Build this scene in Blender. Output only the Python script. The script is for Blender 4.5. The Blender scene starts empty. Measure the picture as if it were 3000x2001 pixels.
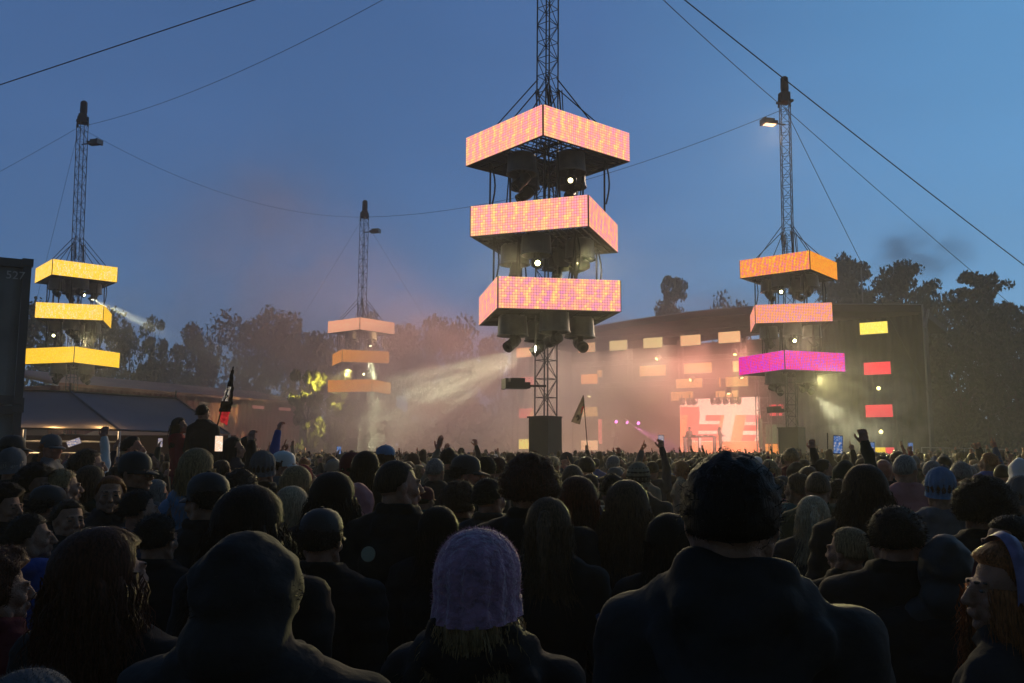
SKY_EL, SKY_S, HAZE_D = 5.0, 0.05, 0.0016
import bpy, bmesh, math, random
import numpy as np
from mathutils import Vector, Matrix, noise as mnoise
R = math.radians
C = bpy.context.scene.collection
scn = bpy.context.scene
rng = random.Random(7)

# ------------------------------------------------------------------ camera
F, CX, CY, TH, CAMZ = 2600.0, 1500.0, 1000.5, math.atan(322/2600.0), 1.8
cam_d = bpy.data.cameras.new('camera'); cam = bpy.data.objects.new('camera', cam_d); C.objects.link(cam)
cam.location = (0, 0, CAMZ); cam.rotation_euler = (R(90)+TH, 0, 0)
cam_d.sensor_width = 36; cam_d.lens = 36*F/3000; cam_d.clip_start = .05; cam_d.clip_end = 3000
scn.camera = cam
ct, st = math.cos(TH), math.sin(TH)
def ray(px, py):
    a, b = (px-CX)/F, (CY-py)/F
    return Vector((a, ct-b*st, st+b*ct))
def at(px, py, Y):
    d = ray(px, py); return Vector((0, 0, CAMZ))+d*(Y/d.y)
def proj(p):
    y, z = p[1], p[2]-CAMZ
    d = y*ct+z*st
    return CX+F*p[0]/d, CY-F*(-y*st+z*ct)/d

# ------------------------------------------------------------------ tags
def tag(o, label=None, cat=None, group=None, kind=None):
    if label: o['label'] = label
    if cat: o['category'] = cat
    if group: o['group'] = group
    if kind: o['kind'] = kind
    return o
def empty(name, loc=(0, 0, 0), rz=0):
    o = bpy.data.objects.new(name, None); C.objects.link(o); o.location = loc; o.rotation_euler = (0, 0, rz)
    o.empty_display_size = .2
    return o

# ------------------------------------------------------------------ materials
def mat(name, col, rough=.8, metal=0., noise=0., nscale=5., bump=0., bscale=30., emis=0., spec=.5, sheen=0.):
    m = bpy.data.materials.new(name); m.use_nodes = True
    nt = m.node_tree; b = nt.nodes['Principled BSDF']
    b.inputs['Base Color'].default_value = (*col, 1); b.inputs['Roughness'].default_value = rough
    b.inputs['Metallic'].default_value = metal; b.inputs['Specular IOR Level'].default_value = spec
    if sheen: b.inputs['Sheen Weight'].default_value = sheen
    tc = nt.nodes.new('ShaderNodeTexCoord')
    if noise:
        n = nt.nodes.new('ShaderNodeTexNoise'); n.inputs['Scale'].default_value = nscale; n.inputs['Detail'].default_value = 6
        nt.links.new(tc.outputs['Object'], n.inputs['Vector'])
        mr = nt.nodes.new('ShaderNodeMapRange'); mr.inputs[1].default_value = .3; mr.inputs[2].default_value = .7
        mr.inputs[3].default_value = 1-noise; mr.inputs[4].default_value = 1+noise
        nt.links.new(n.outputs['Fac'], mr.inputs[0])
        mx = nt.nodes.new('ShaderNodeVectorMath'); mx.operation = 'SCALE'; mx.inputs[0].default_value = col
        nt.links.new(mr.outputs[0], mx.inputs['Scale']); nt.links.new(mx.outputs[0], b.inputs['Base Color'])
    if bump:
        n2 = nt.nodes.new('ShaderNodeTexNoise'); n2.inputs['Scale'].default_value = bscale; n2.inputs['Detail'].default_value = 4
        nt.links.new(tc.outputs['Object'], n2.inputs['Vector'])
        bp = nt.nodes.new('ShaderNodeBump'); bp.inputs['Strength'].default_value = bump; bp.inputs['Distance'].default_value = .02
        nt.links.new(n2.outputs['Fac'], bp.inputs['Height']); nt.links.new(bp.outputs[0], b.inputs['Normal'])
    if emis:
        b.inputs['Emission Color'].default_value = (*col, 1); b.inputs['Emission Strength'].default_value = emis
    return m
def emat(name, col, s):
    m = bpy.data.materials.new(name); m.use_nodes = True; nt = m.node_tree; nt.nodes.clear()
    o = nt.nodes.new('ShaderNodeOutputMaterial'); e = nt.nodes.new('ShaderNodeEmission')
    e.inputs[0].default_value = (*col, 1); e.inputs[1].default_value = s; nt.links.new(e.outputs[0], o.inputs[0]); return m
def lin(r, g, b):
    f = lambda c: ((c/255+.055)/1.055)**2.4 if c > 10 else c/255/12.92
    return (f(r), f(g), f(b))

def led_mat(name, c1, c2, c3, strength=1.0, wx=3.0, wy=1.2, cell=.045, c4=None, split=None):
    """an LED wall: a grid of lit pixels whose colour drifts in slanted bands; UV is in metres"""
    m = bpy.data.materials.new(name); m.use_nodes = True; nt = m.node_tree; nt.nodes.clear(); N = nt.nodes.new; L = nt.links.new
    out = N('ShaderNodeOutputMaterial'); em = N('ShaderNodeEmission'); em.inputs[1].default_value = strength
    uv = N('ShaderNodeUVMap'); uv.uv_map = 'UVMap'
    mp = N('ShaderNodeMapping'); mp.inputs['Scale'].default_value = (wx, wy, 1); mp.inputs['Rotation'].default_value = (0, 0, .25)
    L(uv.outputs[0], mp.inputs[0])
    wv = N('ShaderNodeTexWave'); wv.inputs['Scale'].default_value = 1.0; wv.inputs['Distortion'].default_value = 3.0
    wv.inputs['Detail'].default_value = 2; wv.inputs['Detail Scale'].default_value = 1.3
    L(mp.outputs[0], wv.inputs['Vector'])
    # per pixel jitter
    sn = N('ShaderNodeVectorMath'); sn.operation = 'SNAP'; sn.inputs[1].default_value = (cell, cell, 1); L(uv.outputs[0], sn.inputs[0])
    wn = N('ShaderNodeTexWhiteNoise'); wn.noise_dimensions = '2D'; L(sn.outputs[0], wn.inputs['Vector'])
    ad = N('ShaderNodeMath'); ad.operation = 'MULTIPLY_ADD'; ad.inputs[1].default_value = .5; ad.inputs[2].default_value = -.25
    L(wn.outputs['Value'], ad.inputs[0])
    nz = N('ShaderNodeTexNoise'); nz.inputs['Scale'].default_value = 2.2; nz.inputs['Detail'].default_value = 4; nz.inputs['Roughness'].default_value = .65; L(mp.outputs[0], nz.inputs['Vector'])
    wm_ = N('ShaderNodeMath'); wm_.operation = 'MULTIPLY_ADD'; wm_.inputs[1].default_value = .34; L(wv.outputs['Fac'], wm_.inputs[0])
    n2 = N('ShaderNodeMath'); n2.operation = 'MULTIPLY_ADD'; n2.inputs[1].default_value = 1.15; n2.inputs[2].default_value = -.24; L(nz.outputs['Fac'], n2.inputs[0]); L(n2.outputs[0], wm_.inputs[2])
    a2 = N('ShaderNodeMath'); a2.operation = 'ADD'; L(wm_.outputs[0], a2.inputs[0]); L(ad.outputs[0], a2.inputs[1])
    cr = N('ShaderNodeValToRGB'); el = cr.color_ramp.elements
    el[0].position = .12; el[0].color = (*c1, 1); el[1].position = .5; el[1].color = (*c2, 1)
    e3 = el.new(.88); e3.color = (*c3, 1)
    L(a2.outputs[0], cr.inputs[0])
    col = cr.outputs[0]
    if c4:
        sx = N('ShaderNodeSeparateXYZ'); L(uv.outputs[0], sx.inputs[0])
        g = N('ShaderNodeMath'); g.operation = 'GREATER_THAN'; g.inputs[1].default_value = split
        if split < 0:      # a triangle
            g.inputs[1].default_value = -split
            s = N('ShaderNodeMath'); s.operation = 'MULTIPLY_ADD'; s.inputs[1].default_value = -.8; L(sx.outputs[1], s.inputs[0]); L(sx.outputs[0], s.inputs[2]); L(s.outputs[0], g.inputs[0])
        else: L(sx.outputs[0], g.inputs[0])
        mx = N('ShaderNodeMix'); mx.data_type = 'RGBA'; L(g.outputs[0], mx.inputs[0]); L(col, mx.inputs[6]); mx.inputs[7].default_value = (*c4, 1)
        col = mx.outputs[2]
    # dark gaps between pixels
    fr = N('ShaderNodeVectorMath'); fr.operation = 'SCALE'; fr.inputs['Scale'].default_value = 1/cell; L(uv.outputs[0], fr.inputs[0])
    f2 = N('ShaderNodeVectorMath'); f2.operation = 'FRACTION'; L(fr.outputs[0], f2.inputs[0])
    s2 = N('ShaderNodeSeparateXYZ'); L(f2.outputs[0], s2.inputs[0])
    gs = []
    for k in (0, 1):
        g = N('ShaderNodeMath'); g.operation = 'GREATER_THAN'; g.inputs[1].default_value = .22; L(s2.outputs[k], g.inputs[0]); gs.append(g)
    mm = N('ShaderNodeMath'); mm.operation = 'MULTIPLY'; L(gs[0].outputs[0], mm.inputs[0]); L(gs[1].outputs[0], mm.inputs[1])
    m3 = N('ShaderNodeMath'); m3.operation = 'MULTIPLY_ADD'; m3.inputs[1].default_value = .55; m3.inputs[2].default_value = .56; L(mm.outputs[0], m3.inputs[0])
    vs = N('ShaderNodeVectorMath'); vs.operation = 'SCALE'; L(col, vs.inputs[0]); L(m3.outputs[0], vs.inputs['Scale'])
    L(vs.outputs[0], em.inputs[0]); L(em.outputs[0], out.inputs[0])
    return m

M = {}
M['truss'] = mat('truss_steel', (.10, .105, .11), .5, .6)
M['black'] = mat('matt_black', (.012, .012, .013), .7)
M['dome'] = mat('grey_plastic', (.085, .088, .09), .45, noise=.25, nscale=3)
M['lamp_body'] = mat('lamp_black', (.015, .015, .016), .4)
M['cable'] = mat('steel_cable', (.03, .033, .04), .6)
M['ground'] = mat('trampled_ground', (.035, .035, .02), .95, noise=.5, nscale=.6, bump=.5, bscale=6)
M['scrim'] = mat('black_scrim', (.009, .0095, .01), .9, noise=.4, nscale=1.5)
M['speaker'] = mat('speaker_black', (.014, .015, .016), .75, noise=.2, nscale=2)

# ------------------------------------------------------------------ mesh builder
class MB:
    def __init__(s): s.v = []; s.f = []; s.uv = {}; s.mi = []
    def poly(s, pts, uv=None, mi=0):
        i = len(s.v); s.v += [tuple(p) for p in pts]; s.f.append(tuple(range(i, i+len(pts)))); s.mi.append(mi)
        if uv: s.uv[len(s.f)-1] = uv
    def faces(s, vs, fs, mi=0):
        i = len(s.v); s.v += [tuple(p) for p in vs]
        for f in fs: s.f.append(tuple(i+k for k in f)); s.mi.append(mi)
    def box(s, c, d, rz=0, mi=0, M4=None):
        vs = []
        cz, sz = math.cos(rz), math.sin(rz)
        for x in (-.5, .5):
            for y in (-.5, .5):
                for z in (-.5, .5):
                    X, Y, Z = x*d[0], y*d[1], z*d[2]
                    p = Vector((c[0]+X*cz-Y*sz, c[1]+X*sz+Y*cz, c[2]+Z))
                    vs.append(M4 @ p if M4 else p)
        s.faces(vs, [(0, 1, 3, 2), (4, 6, 7, 5), (0, 4, 5, 1), (2, 3, 7, 6), (0, 2, 6, 4), (1, 5, 7, 3)], mi)
    def tube(s, a, b, r, n=6, r2=None, cap=True, mi=0):
        a = Vector(a); b = Vector(b); d = b-a
        if d.length < 1e-6: return
        q = d.to_track_quat('Z', 'Y'); r2 = r if r2 is None else r2
        vs = []
        for p, rr in ((a, r), (b, r2)):
            for k in range(n):
                t = 2*math.pi*k/n; vs.append(p+q @ Vector((rr*math.cos(t), rr*math.sin(t), 0)))
        fs = [(k, (k+1) % n, n+(k+1) % n, n+k) for k in range(n)]
        if cap: fs += [tuple(range(n-1, -1, -1)), tuple(range(n, 2*n))]
        s.faces(vs, fs, mi)
    def path(s, pts, r, n=6, mi=0):
        for a, b in zip(pts, pts[1:]): s.tube(a, b, r, n, cap=True, mi=mi)
    def lathe(s, prof, c=(0, 0, 0), n=20, M4=None, mi=0, cap=True):
        vs = []
        for r, z in prof:
            for k in range(n):
                t = 2*math.pi*k/n; p = Vector((c[0]+r*math.cos(t), c[1]+r*math.sin(t), c[2]+z)); vs.append(M4 @ p if M4 else p)
        fs = []
        for j in range(len(prof)-1):
            for k in range(n): fs.append((j*n+k, j*n+(k+1) % n, (j+1)*n+(k+1) % n, (j+1)*n+k))
        if cap: fs += [tuple(range(n-1, -1, -1)), tuple((len(prof)-1)*n+k for k in range(n))]
        s.faces(vs, fs, mi)
    def build(s, name, m, parent=None, loc=None, smooth=False):
        me = bpy.data.meshes.new(name); me.from_pydata(s.v, [], s.f)
        for x in (m if isinstance(m, (list, tuple)) else [m]): me.materials.append(x)
        if any(s.mi): me.polygons.foreach_set('material_index', s.mi)
        if s.uv:
            l = me.uv_layers.new(name='UVMap')
            for fi, uv in s.uv.items():
                for k, li in enumerate(me.polygons[fi].loop_indices): l.data[li].uv = uv[k]
        if smooth: me.polygons.foreach_set('use_smooth', [True]*len(me.polygons))
        me.update()
        o = bpy.data.objects.new(name, me); C.objects.link(o)
        if parent: o.parent = parent
        if loc is not None: o.location = loc
        return o

def truss(mb, a, b, s=.52, bay=.62, r=.026, rb=.014, rot=0.):
    """box truss: four chords, horizontals and alternating diagonals"""
    a = Vector(a); b = Vector(b); d = b-a; n = max(1, round(d.length/bay)); ax = d.normalized()
    q = ax.to_track_quat('Z', 'Y')
    cs = [q @ Vector((s/1.414*math.cos(rot+R(45+90*k)), s/1.414*math.sin(rot+R(45+90*k)), 0)) for k in range(4)]
    for c in cs: mb.tube(a+c, b+c, r, 8)
    for i in range(n+1):
        p = a+d*(i/n)
        for k in range(4): mb.tube(p+cs[k], p+cs[(k+1) % 4], rb, 5)
        if i < n:
            p2 = a+d*((i+1)/n)
            for k in range(4):
                if (i+k) % 2: mb.tube(p+cs[k], p2+cs[(k+1) % 4], rb, 5)
                else: mb.tube(p+cs[(k+1) % 4], p2+cs[k], rb, 5)

# ------------------------------------------------------------------ towers
Y_ = lin(255, 214, 40); O_ = lin(255, 150, 30)
PINK = led_mat('led_pink_orange', lin(255, 208, 130), lin(250, 165, 140), lin(250, 150, 172), 1.3, .9, .5, .085)
PINK2 = led_mat('led_coral', lin(255, 205, 125), lin(246, 152, 138), lin(230, 135, 180), 1.25, .8, 1.0, .085)
PEACH = led_mat('led_peach', lin(255, 200, 150), lin(255, 160, 120), lin(255, 190, 160), 1.25, 1.5, 2)
YEL = led_mat('led_yellow', lin(255, 215, 70), lin(255, 196, 35), lin(255, 222, 170), 1.42, 3.5, .8, .07)
YEL2 = led_mat('led_deep_yellow', lin(255, 208, 45), lin(250, 190, 25), lin(255, 205, 90), 1.34, 3, 2, .07)
ORG = led_mat('led_orange', lin(255, 190, 50), lin(255, 150, 40), lin(245, 130, 60), 1.1, 3, 2)
ORG2 = led_mat('led_orange_pink', lin(255, 190, 60), lin(255, 140, 60), lin(240, 120, 150), 1.15, 1.6, 1.2, .085)
LILAC = led_mat('led_lilac_orange', lin(255, 170, 60), lin(250, 150, 120), lin(220, 140, 190), 1.15, 2.5, 2, .085)
MAG = led_mat('led_magenta', lin(240, 40, 90), lin(240, 25, 160), lin(190, 40, 240), 1.1, 2.2, 1.4, .085)
M['lens'] = emat('lamp_lens', (1.0, .95, .5), 14)
M['lens_dim'] = emat('lamp_lens_dim', (1.0, .9, .5), 4)

W, H = 4.0, 1.0
lampspots = {}
def aim_quat(p, t): return (Vector(t)-Vector(p)).to_track_quat('-Z', 'Y')

def moving_head(parent, loc, direction, lit=0):
    """yoke and can-shaped head under its rain dome; direction is in the tower's frame"""
    loc = Vector(loc); d = Vector(direction).normalized()
    mb = MB(); mb.lathe([(.2, 0), (.2, -.12), (.1, -.16)], loc, 14)
    mb.box(loc+Vector((.0, .21, -.36)), (.16, .06, .48)); mb.box(loc+Vector((0, -.21, -.36)), (.16, .06, .48))
    y = mb.build('moving_light', M['lamp_body'], parent)
    q = d.to_track_quat('Z', 'Y'); T = Matrix.Translation(loc+Vector((0, 0, -.48))) @ q.to_matrix().to_4x4()
    mb = MB(); mb.lathe([(.09, -.34), (.16, -.29), (.19, -.08), (.175, .05), (.19, .2), (.19, .32), (.16, .32), (.15, .29)], n=16, M4=T)
    h = mb.build('lamp_head', M['lamp_body'], y, smooth=False)
    mb = MB(); mb.lathe([(.085, .30), (.08, .312), (.04, .32)], n=16, M4=T)
    mb.build('lens', M['lens'] if lit == 1 else M['lens_dim'] if lit == 2 else M['lamp_glass'], h)
    return loc+Vector((0, 0, -.48))+d*.36
M['lamp_glass'] = mat('dark_glass', (.02, .02, .025), .1)

def frame_box(root, z, phi, m_l, m_r, x0):
    """one ring of four LED screens on a black frame with a slatted floor"""
    fr = MB(); h = W/2
    ca, sa = math.cos(phi), math.sin(phi)
    def T(x, y, zz): return Vector((x0+x*ca-y*sa, x*sa+y*ca, z+zz))
    def bar(a, b, r=.03): fr.tube(T(*a), T(*b), r, 6)
    k = h-.09
    for zz in (-.47, .47):
        for s in (-1, 1):
            bar((-k, s*k, zz), (k, s*k, zz)); bar((s*k, -k, zz), (s*k, k, zz))
    for sx in (-1, 1):
        for sy in (-1, 1): fr.tube(T(sx*k, sy*k, -.5), T(sx*k, sy*k, .5), .045, 6)
    # floor grid, a hole in the middle for the mast
    n = 17
    for i in range(n+1):
        t = -k+2*k*i/n
        w = .012 if i % 4 else .03
        if abs(t) < .4:
            for s in (-1, 1):
                bar((t, s*.45, -.46), (t, s*k, -.46), w); bar((s*.45, t, -.45), (s*k, t, -.45), w)
        else:
            bar((t, -k, -.46), (t, k, -.46), w)
            if i % 2 == 0: bar((-k, t, -.45), (k, t, -.45), w)
    for s in (-1, 1):
        for zz in (-.4, .4):
            bar((s*.5, -k, zz), (s*.5, k, zz), .025); bar((-k, s*.5, zz), (k, s*.5, zz), .025)
        for j in range(8):
            y0 = -k+2*k*j/8; y1 = y0+2*k/8
            bar((s*.5, y0, -.4 if j % 2 else .4), (s*.5, y1, .4 if j % 2 else -.4), .014)
            bar((y0, s*.5, -.4 if j % 2 else .4), (y1, s*.5, .4 if j % 2 else -.4), .014)
    fr.build('frame', M['black'], root)
    # screens: sides -Y (near right of corner), +X ...
    for i, (dx, dy) in enumerate(((0, -1), (1, 0), (0, 1), (-1, 0))):
        tx, ty = -dy, dx
        c = (dx*h, dy*h)
        mb = MB()
        e = h-.035
        def P(u, zz, o): return T(c[0]+tx*u+dx*o, c[1]+ty*u+dy*o, zz)
        # cabinet
        vs = [P(-e, -.5, -.05), P(e, -.5, -.05), P(e, .5, -.05), P(-e, .5, -.05), P(-e, -.5, 0), P(e, -.5, 0), P(e, .5, 0), P(-e, .5, 0)]
        mb.faces(vs, [(0, 3, 2, 1), (0, 1, 5, 4), (1, 2, 6, 5), (2, 3, 7, 6), (3, 0, 4, 7)], 1)
        mb.poly([P(-e, -.5, 0), P(e, -.5, 0), P(e, .5, 0), P(-e, .5, 0)], uv=[(0, 0), (2*e, 0), (2*e, 1), (0, 1)], mi=0)
        mb.build('led_screen', [(m_l if i in (0, 3) else m_r), M['black']], root)

def tower(label, X, Yt, lean, tiers, zbase, ztop, lamps, heads_rot=0.3, arm=None, basew=.8):
    root = empty('lighting_tower', (X, Yt, 0)); tag(root, label, 'lighting tower', 'lighting towers with stacked screens')
    L = lambda z: lean*(z-5)
    mb = MB(); truss(mb, (L(zbase), 0, zbase), (L(ztop), 0, ztop), .52, .62, rot=tiers[0][1]+.2); mb.build('mast', M['truss'], root)
    mb = MB(); b = basew
    mb.box((L(1), 0, zbase/2), (b, b, zbase), rz=R(52)); 
    mb.box((L(1)-.02, 0, zbase-.03), (b+.06, b+.06, .05), rz=R(52)); mb.box((L(1), 0, .15), (2.2, 2.2, .25), rz=R(52))
    mb.build('base', M['speaker'], root)
    mb = MB(); zt = ztop
    mb.box((L(zt), 0, zt+.05), (.7, .7, .12), rz=.3); mb.box((L(zt), 0, zt+.35), (.5, .42, .5), rz=.3)
    mb.lathe([(.2, 0), (.24, .3), (.22, .9), (.12, 1.0)], (L(zt)+.02, 0, zt+.55), 10); mb.tube((L(zt)-.35, 0, zt-.3), (L(zt)-.3, 0, zt+.5), .07, 6)
    mb.tube((L(zt)+.33, .1, zt-.2), (L(zt)+.3, .1, zt+.45), .06, 6); mb.build('hoist', M['black'], root)
    out = []
    for ti, (z, phi, ml, mr) in enumerate(tiers):
        frame_box(root, z, phi, ml, mr, L(z))
        # domes with moving heads
        for k in range(4):
            a = phi+R(45+90*k)+heads_rot
            rr = 1.15
            p = Vector((L(z)+rr*math.cos(a), rr*math.sin(a), z-.36))
            mb = MB(); mb.lathe([(.10, -.02), (.40, -.04), (.47, -.1), (.505, -.70), (.53, -.72), (.53, -.75), (.48, -.75), (.46, -.68), (.40, -.14), (0.02, -.12)], p, 26)
            mb.build('rain_dome', M['dome'], root, smooth=False)
            key = (ti, k); lit = lamps.get(key)
            d = lit[0] if lit else Vector((rng.uniform(-1, 1), rng.uniform(-1, .4), rng.uniform(-.9, -.2)))
            q = moving_head(root, p+Vector((0, 0, -.50)), d, lit[1] if lit else 0)
            if lit: out.append((root.location+q, lit))
    # slings between the rings
    zs = [t[0] for t in tiers]
    for i in range(2):
        z1, z0 = zs[i]-.45, zs[i+1]+.5
        for k in range(4):
            a1 = tiers[i][1]+R(45+90*k)
            for rr, j in ((1.95, 0), (1.3, .3)):
                mb = MB()
                p1 = Vector((L(z1)+rr*math.cos(a1+j), rr*math.sin(a1+j), z1))
                p0 = Vector((L(z0)+rr*math.cos(a1+j*1.3), rr*math.sin(a1+j*1.3), z0))
                mb.tube(p1, p0, .035, 6)
                if rr < 1.5: mb.tube(p1, p0+Vector((-.15, .1, 0)), .024, 5)
                else: mb.path([p1+Vector((.04+.12*math.sin(t*3.14), .03, -1.5*t)) for t in [q/6 for q in range(7)]], .03, 5)
                mb.build('sling', M['black'], root)
    mb = MB(); z1 = zs[0]+.5
    for k in range(4):
        a = tiers[0][1]+R(45+90*k)
        for j in (-.25, .2):
            p = Vector((L(z1)+2.0*math.cos(a+j), 2.0*math.sin(a+j), z1)); c = Vector((L(z1+1.9)+.32*math.cos(a), .32*math.sin(a), z1+1.9+j*.8))
            mb.tube(p, c, .022, 6)
        c = Vector((L(z1+1.6)+.4*math.cos(a), .4*math.sin(a), z1+1.65))
        lp = [c+Vector((.06*math.sin(t*3.1)*1.4, 0.02, -1.25*math.sin(t*math.pi))) for t in [q/8 for q in range(9)]]
        mb.path(lp, .025, 5)
        mb.path([c+Vector((.1+.05*math.sin(t*3.1), 0.04, -1.1*math.sin(t*math.pi))) for t in [q/8 for q in range(9)]], .018, 5)
    mb.build('hoist_chain', M['black'], root)
    for az, adir, ln, litm in (arm or []):
        mb = MB(); p = Vector((L(az), 0, az)); u = Vector((adir, -.25, 0)).normalized()
        mb.tube(p, p+u*.7, .04, 6); mb.build('lamp_bracket', M['black'], root)
        mb = MB(); c = p+u*(.6+ln/2)
        mb.box(c, (ln, .5, .2), rz=math.atan2(u.y, u.x)); mb.box(c+Vector((0, 0, .16)), (ln*.6, .35, .16), rz=math.atan2(u.y, u.x)); mb.box(c+u*(ln/2)+Vector((0, 0, .05)), (.1, .6, .34), rz=math.atan2(u.y, u.x))
        fl = mb.build('floodlight', M['lamp_body'], root)
        mb = MB(); mb.box(c+Vector((0, 0, -.106)), (ln*.8, .38, .012), rz=math.atan2(u.y, u.x)); mb.build('lens', litm or M['lamp_glass'], fl)
    return root, out

def dirto(px0, py0, Y0, px1, py1, Y1): return (at(px1, py1, Y1)-at(px0, py0, Y0)).normalized()
# ------------------------------------------------------------------ world
SUN_EL, SUN_ROT = -1.5, 62.0     # dusk: the sun has just set, beyond the right edge
w = bpy.data.worlds.new('World'); scn.world = w; w.use_nodes = True
nt = w.node_tree; bg = nt.nodes['Background']
sky = nt.nodes.new('ShaderNodeTexSky'); sky.sky_type = 'NISHITA'; sky.sun_disc = False
sky.sun_elevation = R(SKY_EL); sky.sun_rotation = R(SUN_ROT); sky.altitude = 50; sky.air_density = 1.0; sky.dust_density = .3; sky.ozone_density = 3.0
nt.links.new(sky.outputs[0], bg.inputs[0]); bg.inputs[1].default_value = SKY_S
# the last blue of the evening, deeper to the left and overhead
tc = nt.nodes.new('ShaderNodeTexCoord'); sx = nt.nodes.new('ShaderNodeSeparateXYZ'); nt.links.new(tc.outputs['Generated'], sx.inputs[0])
r1 = nt.nodes.new('ShaderNodeMapRange'); r1.interpolation_type = 'SMOOTHSTEP'
for i, v in ((1, -.35), (2, .62), (3, 0), (4, 1)): r1.inputs[i].default_value = v
nt.links.new(sx.outputs[0], r1.inputs[0])
cr = nt.nodes.new('ShaderNodeValToRGB'); cr.color_ramp.elements[0].color = (.045, .105, .27, 1); cr.color_ramp.elements[1].color = (.085, .27, .53, 1)
e = cr.color_ramp.elements.new(.42); e.color = (.052, .125, .315, 1)
nt.links.new(r1.outputs[0], cr.inputs[0])
r2 = nt.nodes.new('ShaderNodeMapRange'); 
for i, v in ((1, 0), (2, .75), (3, 1.12), (4, .8)): r2.inputs[i].default_value = v
nt.links.new(sx.outputs[2], r2.inputs[0])
vm = nt.nodes.new('ShaderNodeVectorMath'); vm.operation = 'SCALE'; nt.links.new(cr.outputs[0], vm.inputs[0]); nt.links.new(r2.outputs[0], vm.inputs['Scale'])
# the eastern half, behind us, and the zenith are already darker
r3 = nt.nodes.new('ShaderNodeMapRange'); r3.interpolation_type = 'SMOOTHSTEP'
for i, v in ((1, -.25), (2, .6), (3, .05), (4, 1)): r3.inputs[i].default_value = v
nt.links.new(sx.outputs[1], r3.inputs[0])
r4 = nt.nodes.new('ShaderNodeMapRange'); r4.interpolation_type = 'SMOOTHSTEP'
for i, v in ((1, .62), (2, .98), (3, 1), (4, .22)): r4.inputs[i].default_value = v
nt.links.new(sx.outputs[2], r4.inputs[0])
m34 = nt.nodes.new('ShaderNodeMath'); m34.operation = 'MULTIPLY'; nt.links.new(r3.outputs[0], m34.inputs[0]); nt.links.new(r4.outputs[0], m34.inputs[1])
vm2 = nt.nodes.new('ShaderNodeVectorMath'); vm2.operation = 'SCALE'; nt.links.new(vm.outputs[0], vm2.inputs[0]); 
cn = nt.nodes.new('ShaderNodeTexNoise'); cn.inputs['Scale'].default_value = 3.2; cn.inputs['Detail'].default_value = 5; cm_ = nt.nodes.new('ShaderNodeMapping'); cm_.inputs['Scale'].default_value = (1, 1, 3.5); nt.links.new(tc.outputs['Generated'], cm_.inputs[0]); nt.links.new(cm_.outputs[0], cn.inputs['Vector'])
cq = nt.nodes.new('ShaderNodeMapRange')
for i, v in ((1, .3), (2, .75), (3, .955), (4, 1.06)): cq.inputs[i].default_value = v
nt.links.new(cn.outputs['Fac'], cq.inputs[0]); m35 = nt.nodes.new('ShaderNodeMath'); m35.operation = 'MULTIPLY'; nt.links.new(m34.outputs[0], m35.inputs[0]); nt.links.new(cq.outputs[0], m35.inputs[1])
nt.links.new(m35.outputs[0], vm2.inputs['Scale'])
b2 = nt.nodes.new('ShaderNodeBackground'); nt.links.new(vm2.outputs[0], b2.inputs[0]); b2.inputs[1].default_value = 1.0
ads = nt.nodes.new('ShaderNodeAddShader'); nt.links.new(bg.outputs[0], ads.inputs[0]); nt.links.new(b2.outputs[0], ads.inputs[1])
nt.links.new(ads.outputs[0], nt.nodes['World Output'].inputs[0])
sd = bpy.data.lights.new('sun', 'SUN'); sd.energy = .04; sd.angle = R(12); sd.color = (1, .8, .65)
so = bpy.data.objects.new('sun', sd); C.objects.link(so)
so.rotation_euler = (R(86), 0, R(-SUN_ROT)+math.pi)
scn.view_settings.view_transform = 'Standard'; scn.view_settings.look = 'None'; scn.view_settings.exposure = 0

# ------------------------------------------------------------------ ground
mb = MB()
mb.poly([(-400, -60, 0), (400, -60, 0), (400, 500, 0), (-400, 500, 0)])
tag(mb.build('ground', M['ground']), kind='structure')

# ------------------------------------------------------------------ towers
def Z_of(px, py, Y): return at(px, py, Y).z
ph = lambda a: R(a-45)
lights = []
def mk(label, X, Yt, lean, tiers, zb, zt, lamps, arm, bw):
    root, out = tower(label, X, Yt, lean, tiers, zb, zt, lamps, R(45), arm, bw); lights.extend(out); return root
D = Vector
c_b = (at(1080, 1235, 42)-at(1628, 976, 28)).normalized()
M['flood_lens'] = emat('floodlight_lens', (1.0, .55, .3), 3)
mk('nearest and largest tower, tall truss mast with three pink orange screen rings above black base', 1.137, 29.4, .0098,
   [(12.06, ph(-4.9), PINK, PINK), (9.23, ph(25.2), PINK, PINK2), (6.70, ph(-34.6), PINK2, PINK2)], 2.95, 21.5,
   {(0, 3): (D((-.1, -1, -.35)), 2), (1, 2): (D((.12, -1, -.25)), 1), (2, 3): (c_b, 1)}, [(3.95, -1, .8, None)], .78)
r_b = (at(2560, 1290, 51)-at(2381, 1120, 48)).normalized()
mk('tower before the stage with orange, lilac and magenta screen rings', 15.34, 48.7, .0159,
   [(11.83, ph(5.3), ORG2, ORG), (9.12, ph(-56.5), LILAC, LILAC), (6.55, ph(-23.5), MAG, MAG)], 3.1, 21.6,
   {(0, 2): (D((-.3, -1, -.3)), 1), (1, 3): (D((0, -1, -.3)), 1), (2, 0): (r_b, 1)}, [(20.3, -1, .8, M['flood_lens']), (4.0, -1, .7, None)], 1.1)
l_b = (at(420, 950, 57)-at(245, 857, 57)).normalized(); l_b2 = (at(98, 1160, 57)-at(135, 1095, 57)).normalized()
mk('yellow lit tower with three bright yellow screen rings behind the dark canopy', -28.74, 57.9, -.020,
   [(13.39, ph(-3.2), YEL, YEL), (10.68, ph(62.6), YEL, YEL2), (7.85, ph(27.5), YEL2, YEL2)], 2.9, 23.9,
   {(0, 3): (l_b, 1), (1, 1): (D((.4, -1, -.2)), 1), (2, 1): (l_b2, 1)}, [(22.4, 1, .8, None)], 1.1)
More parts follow.
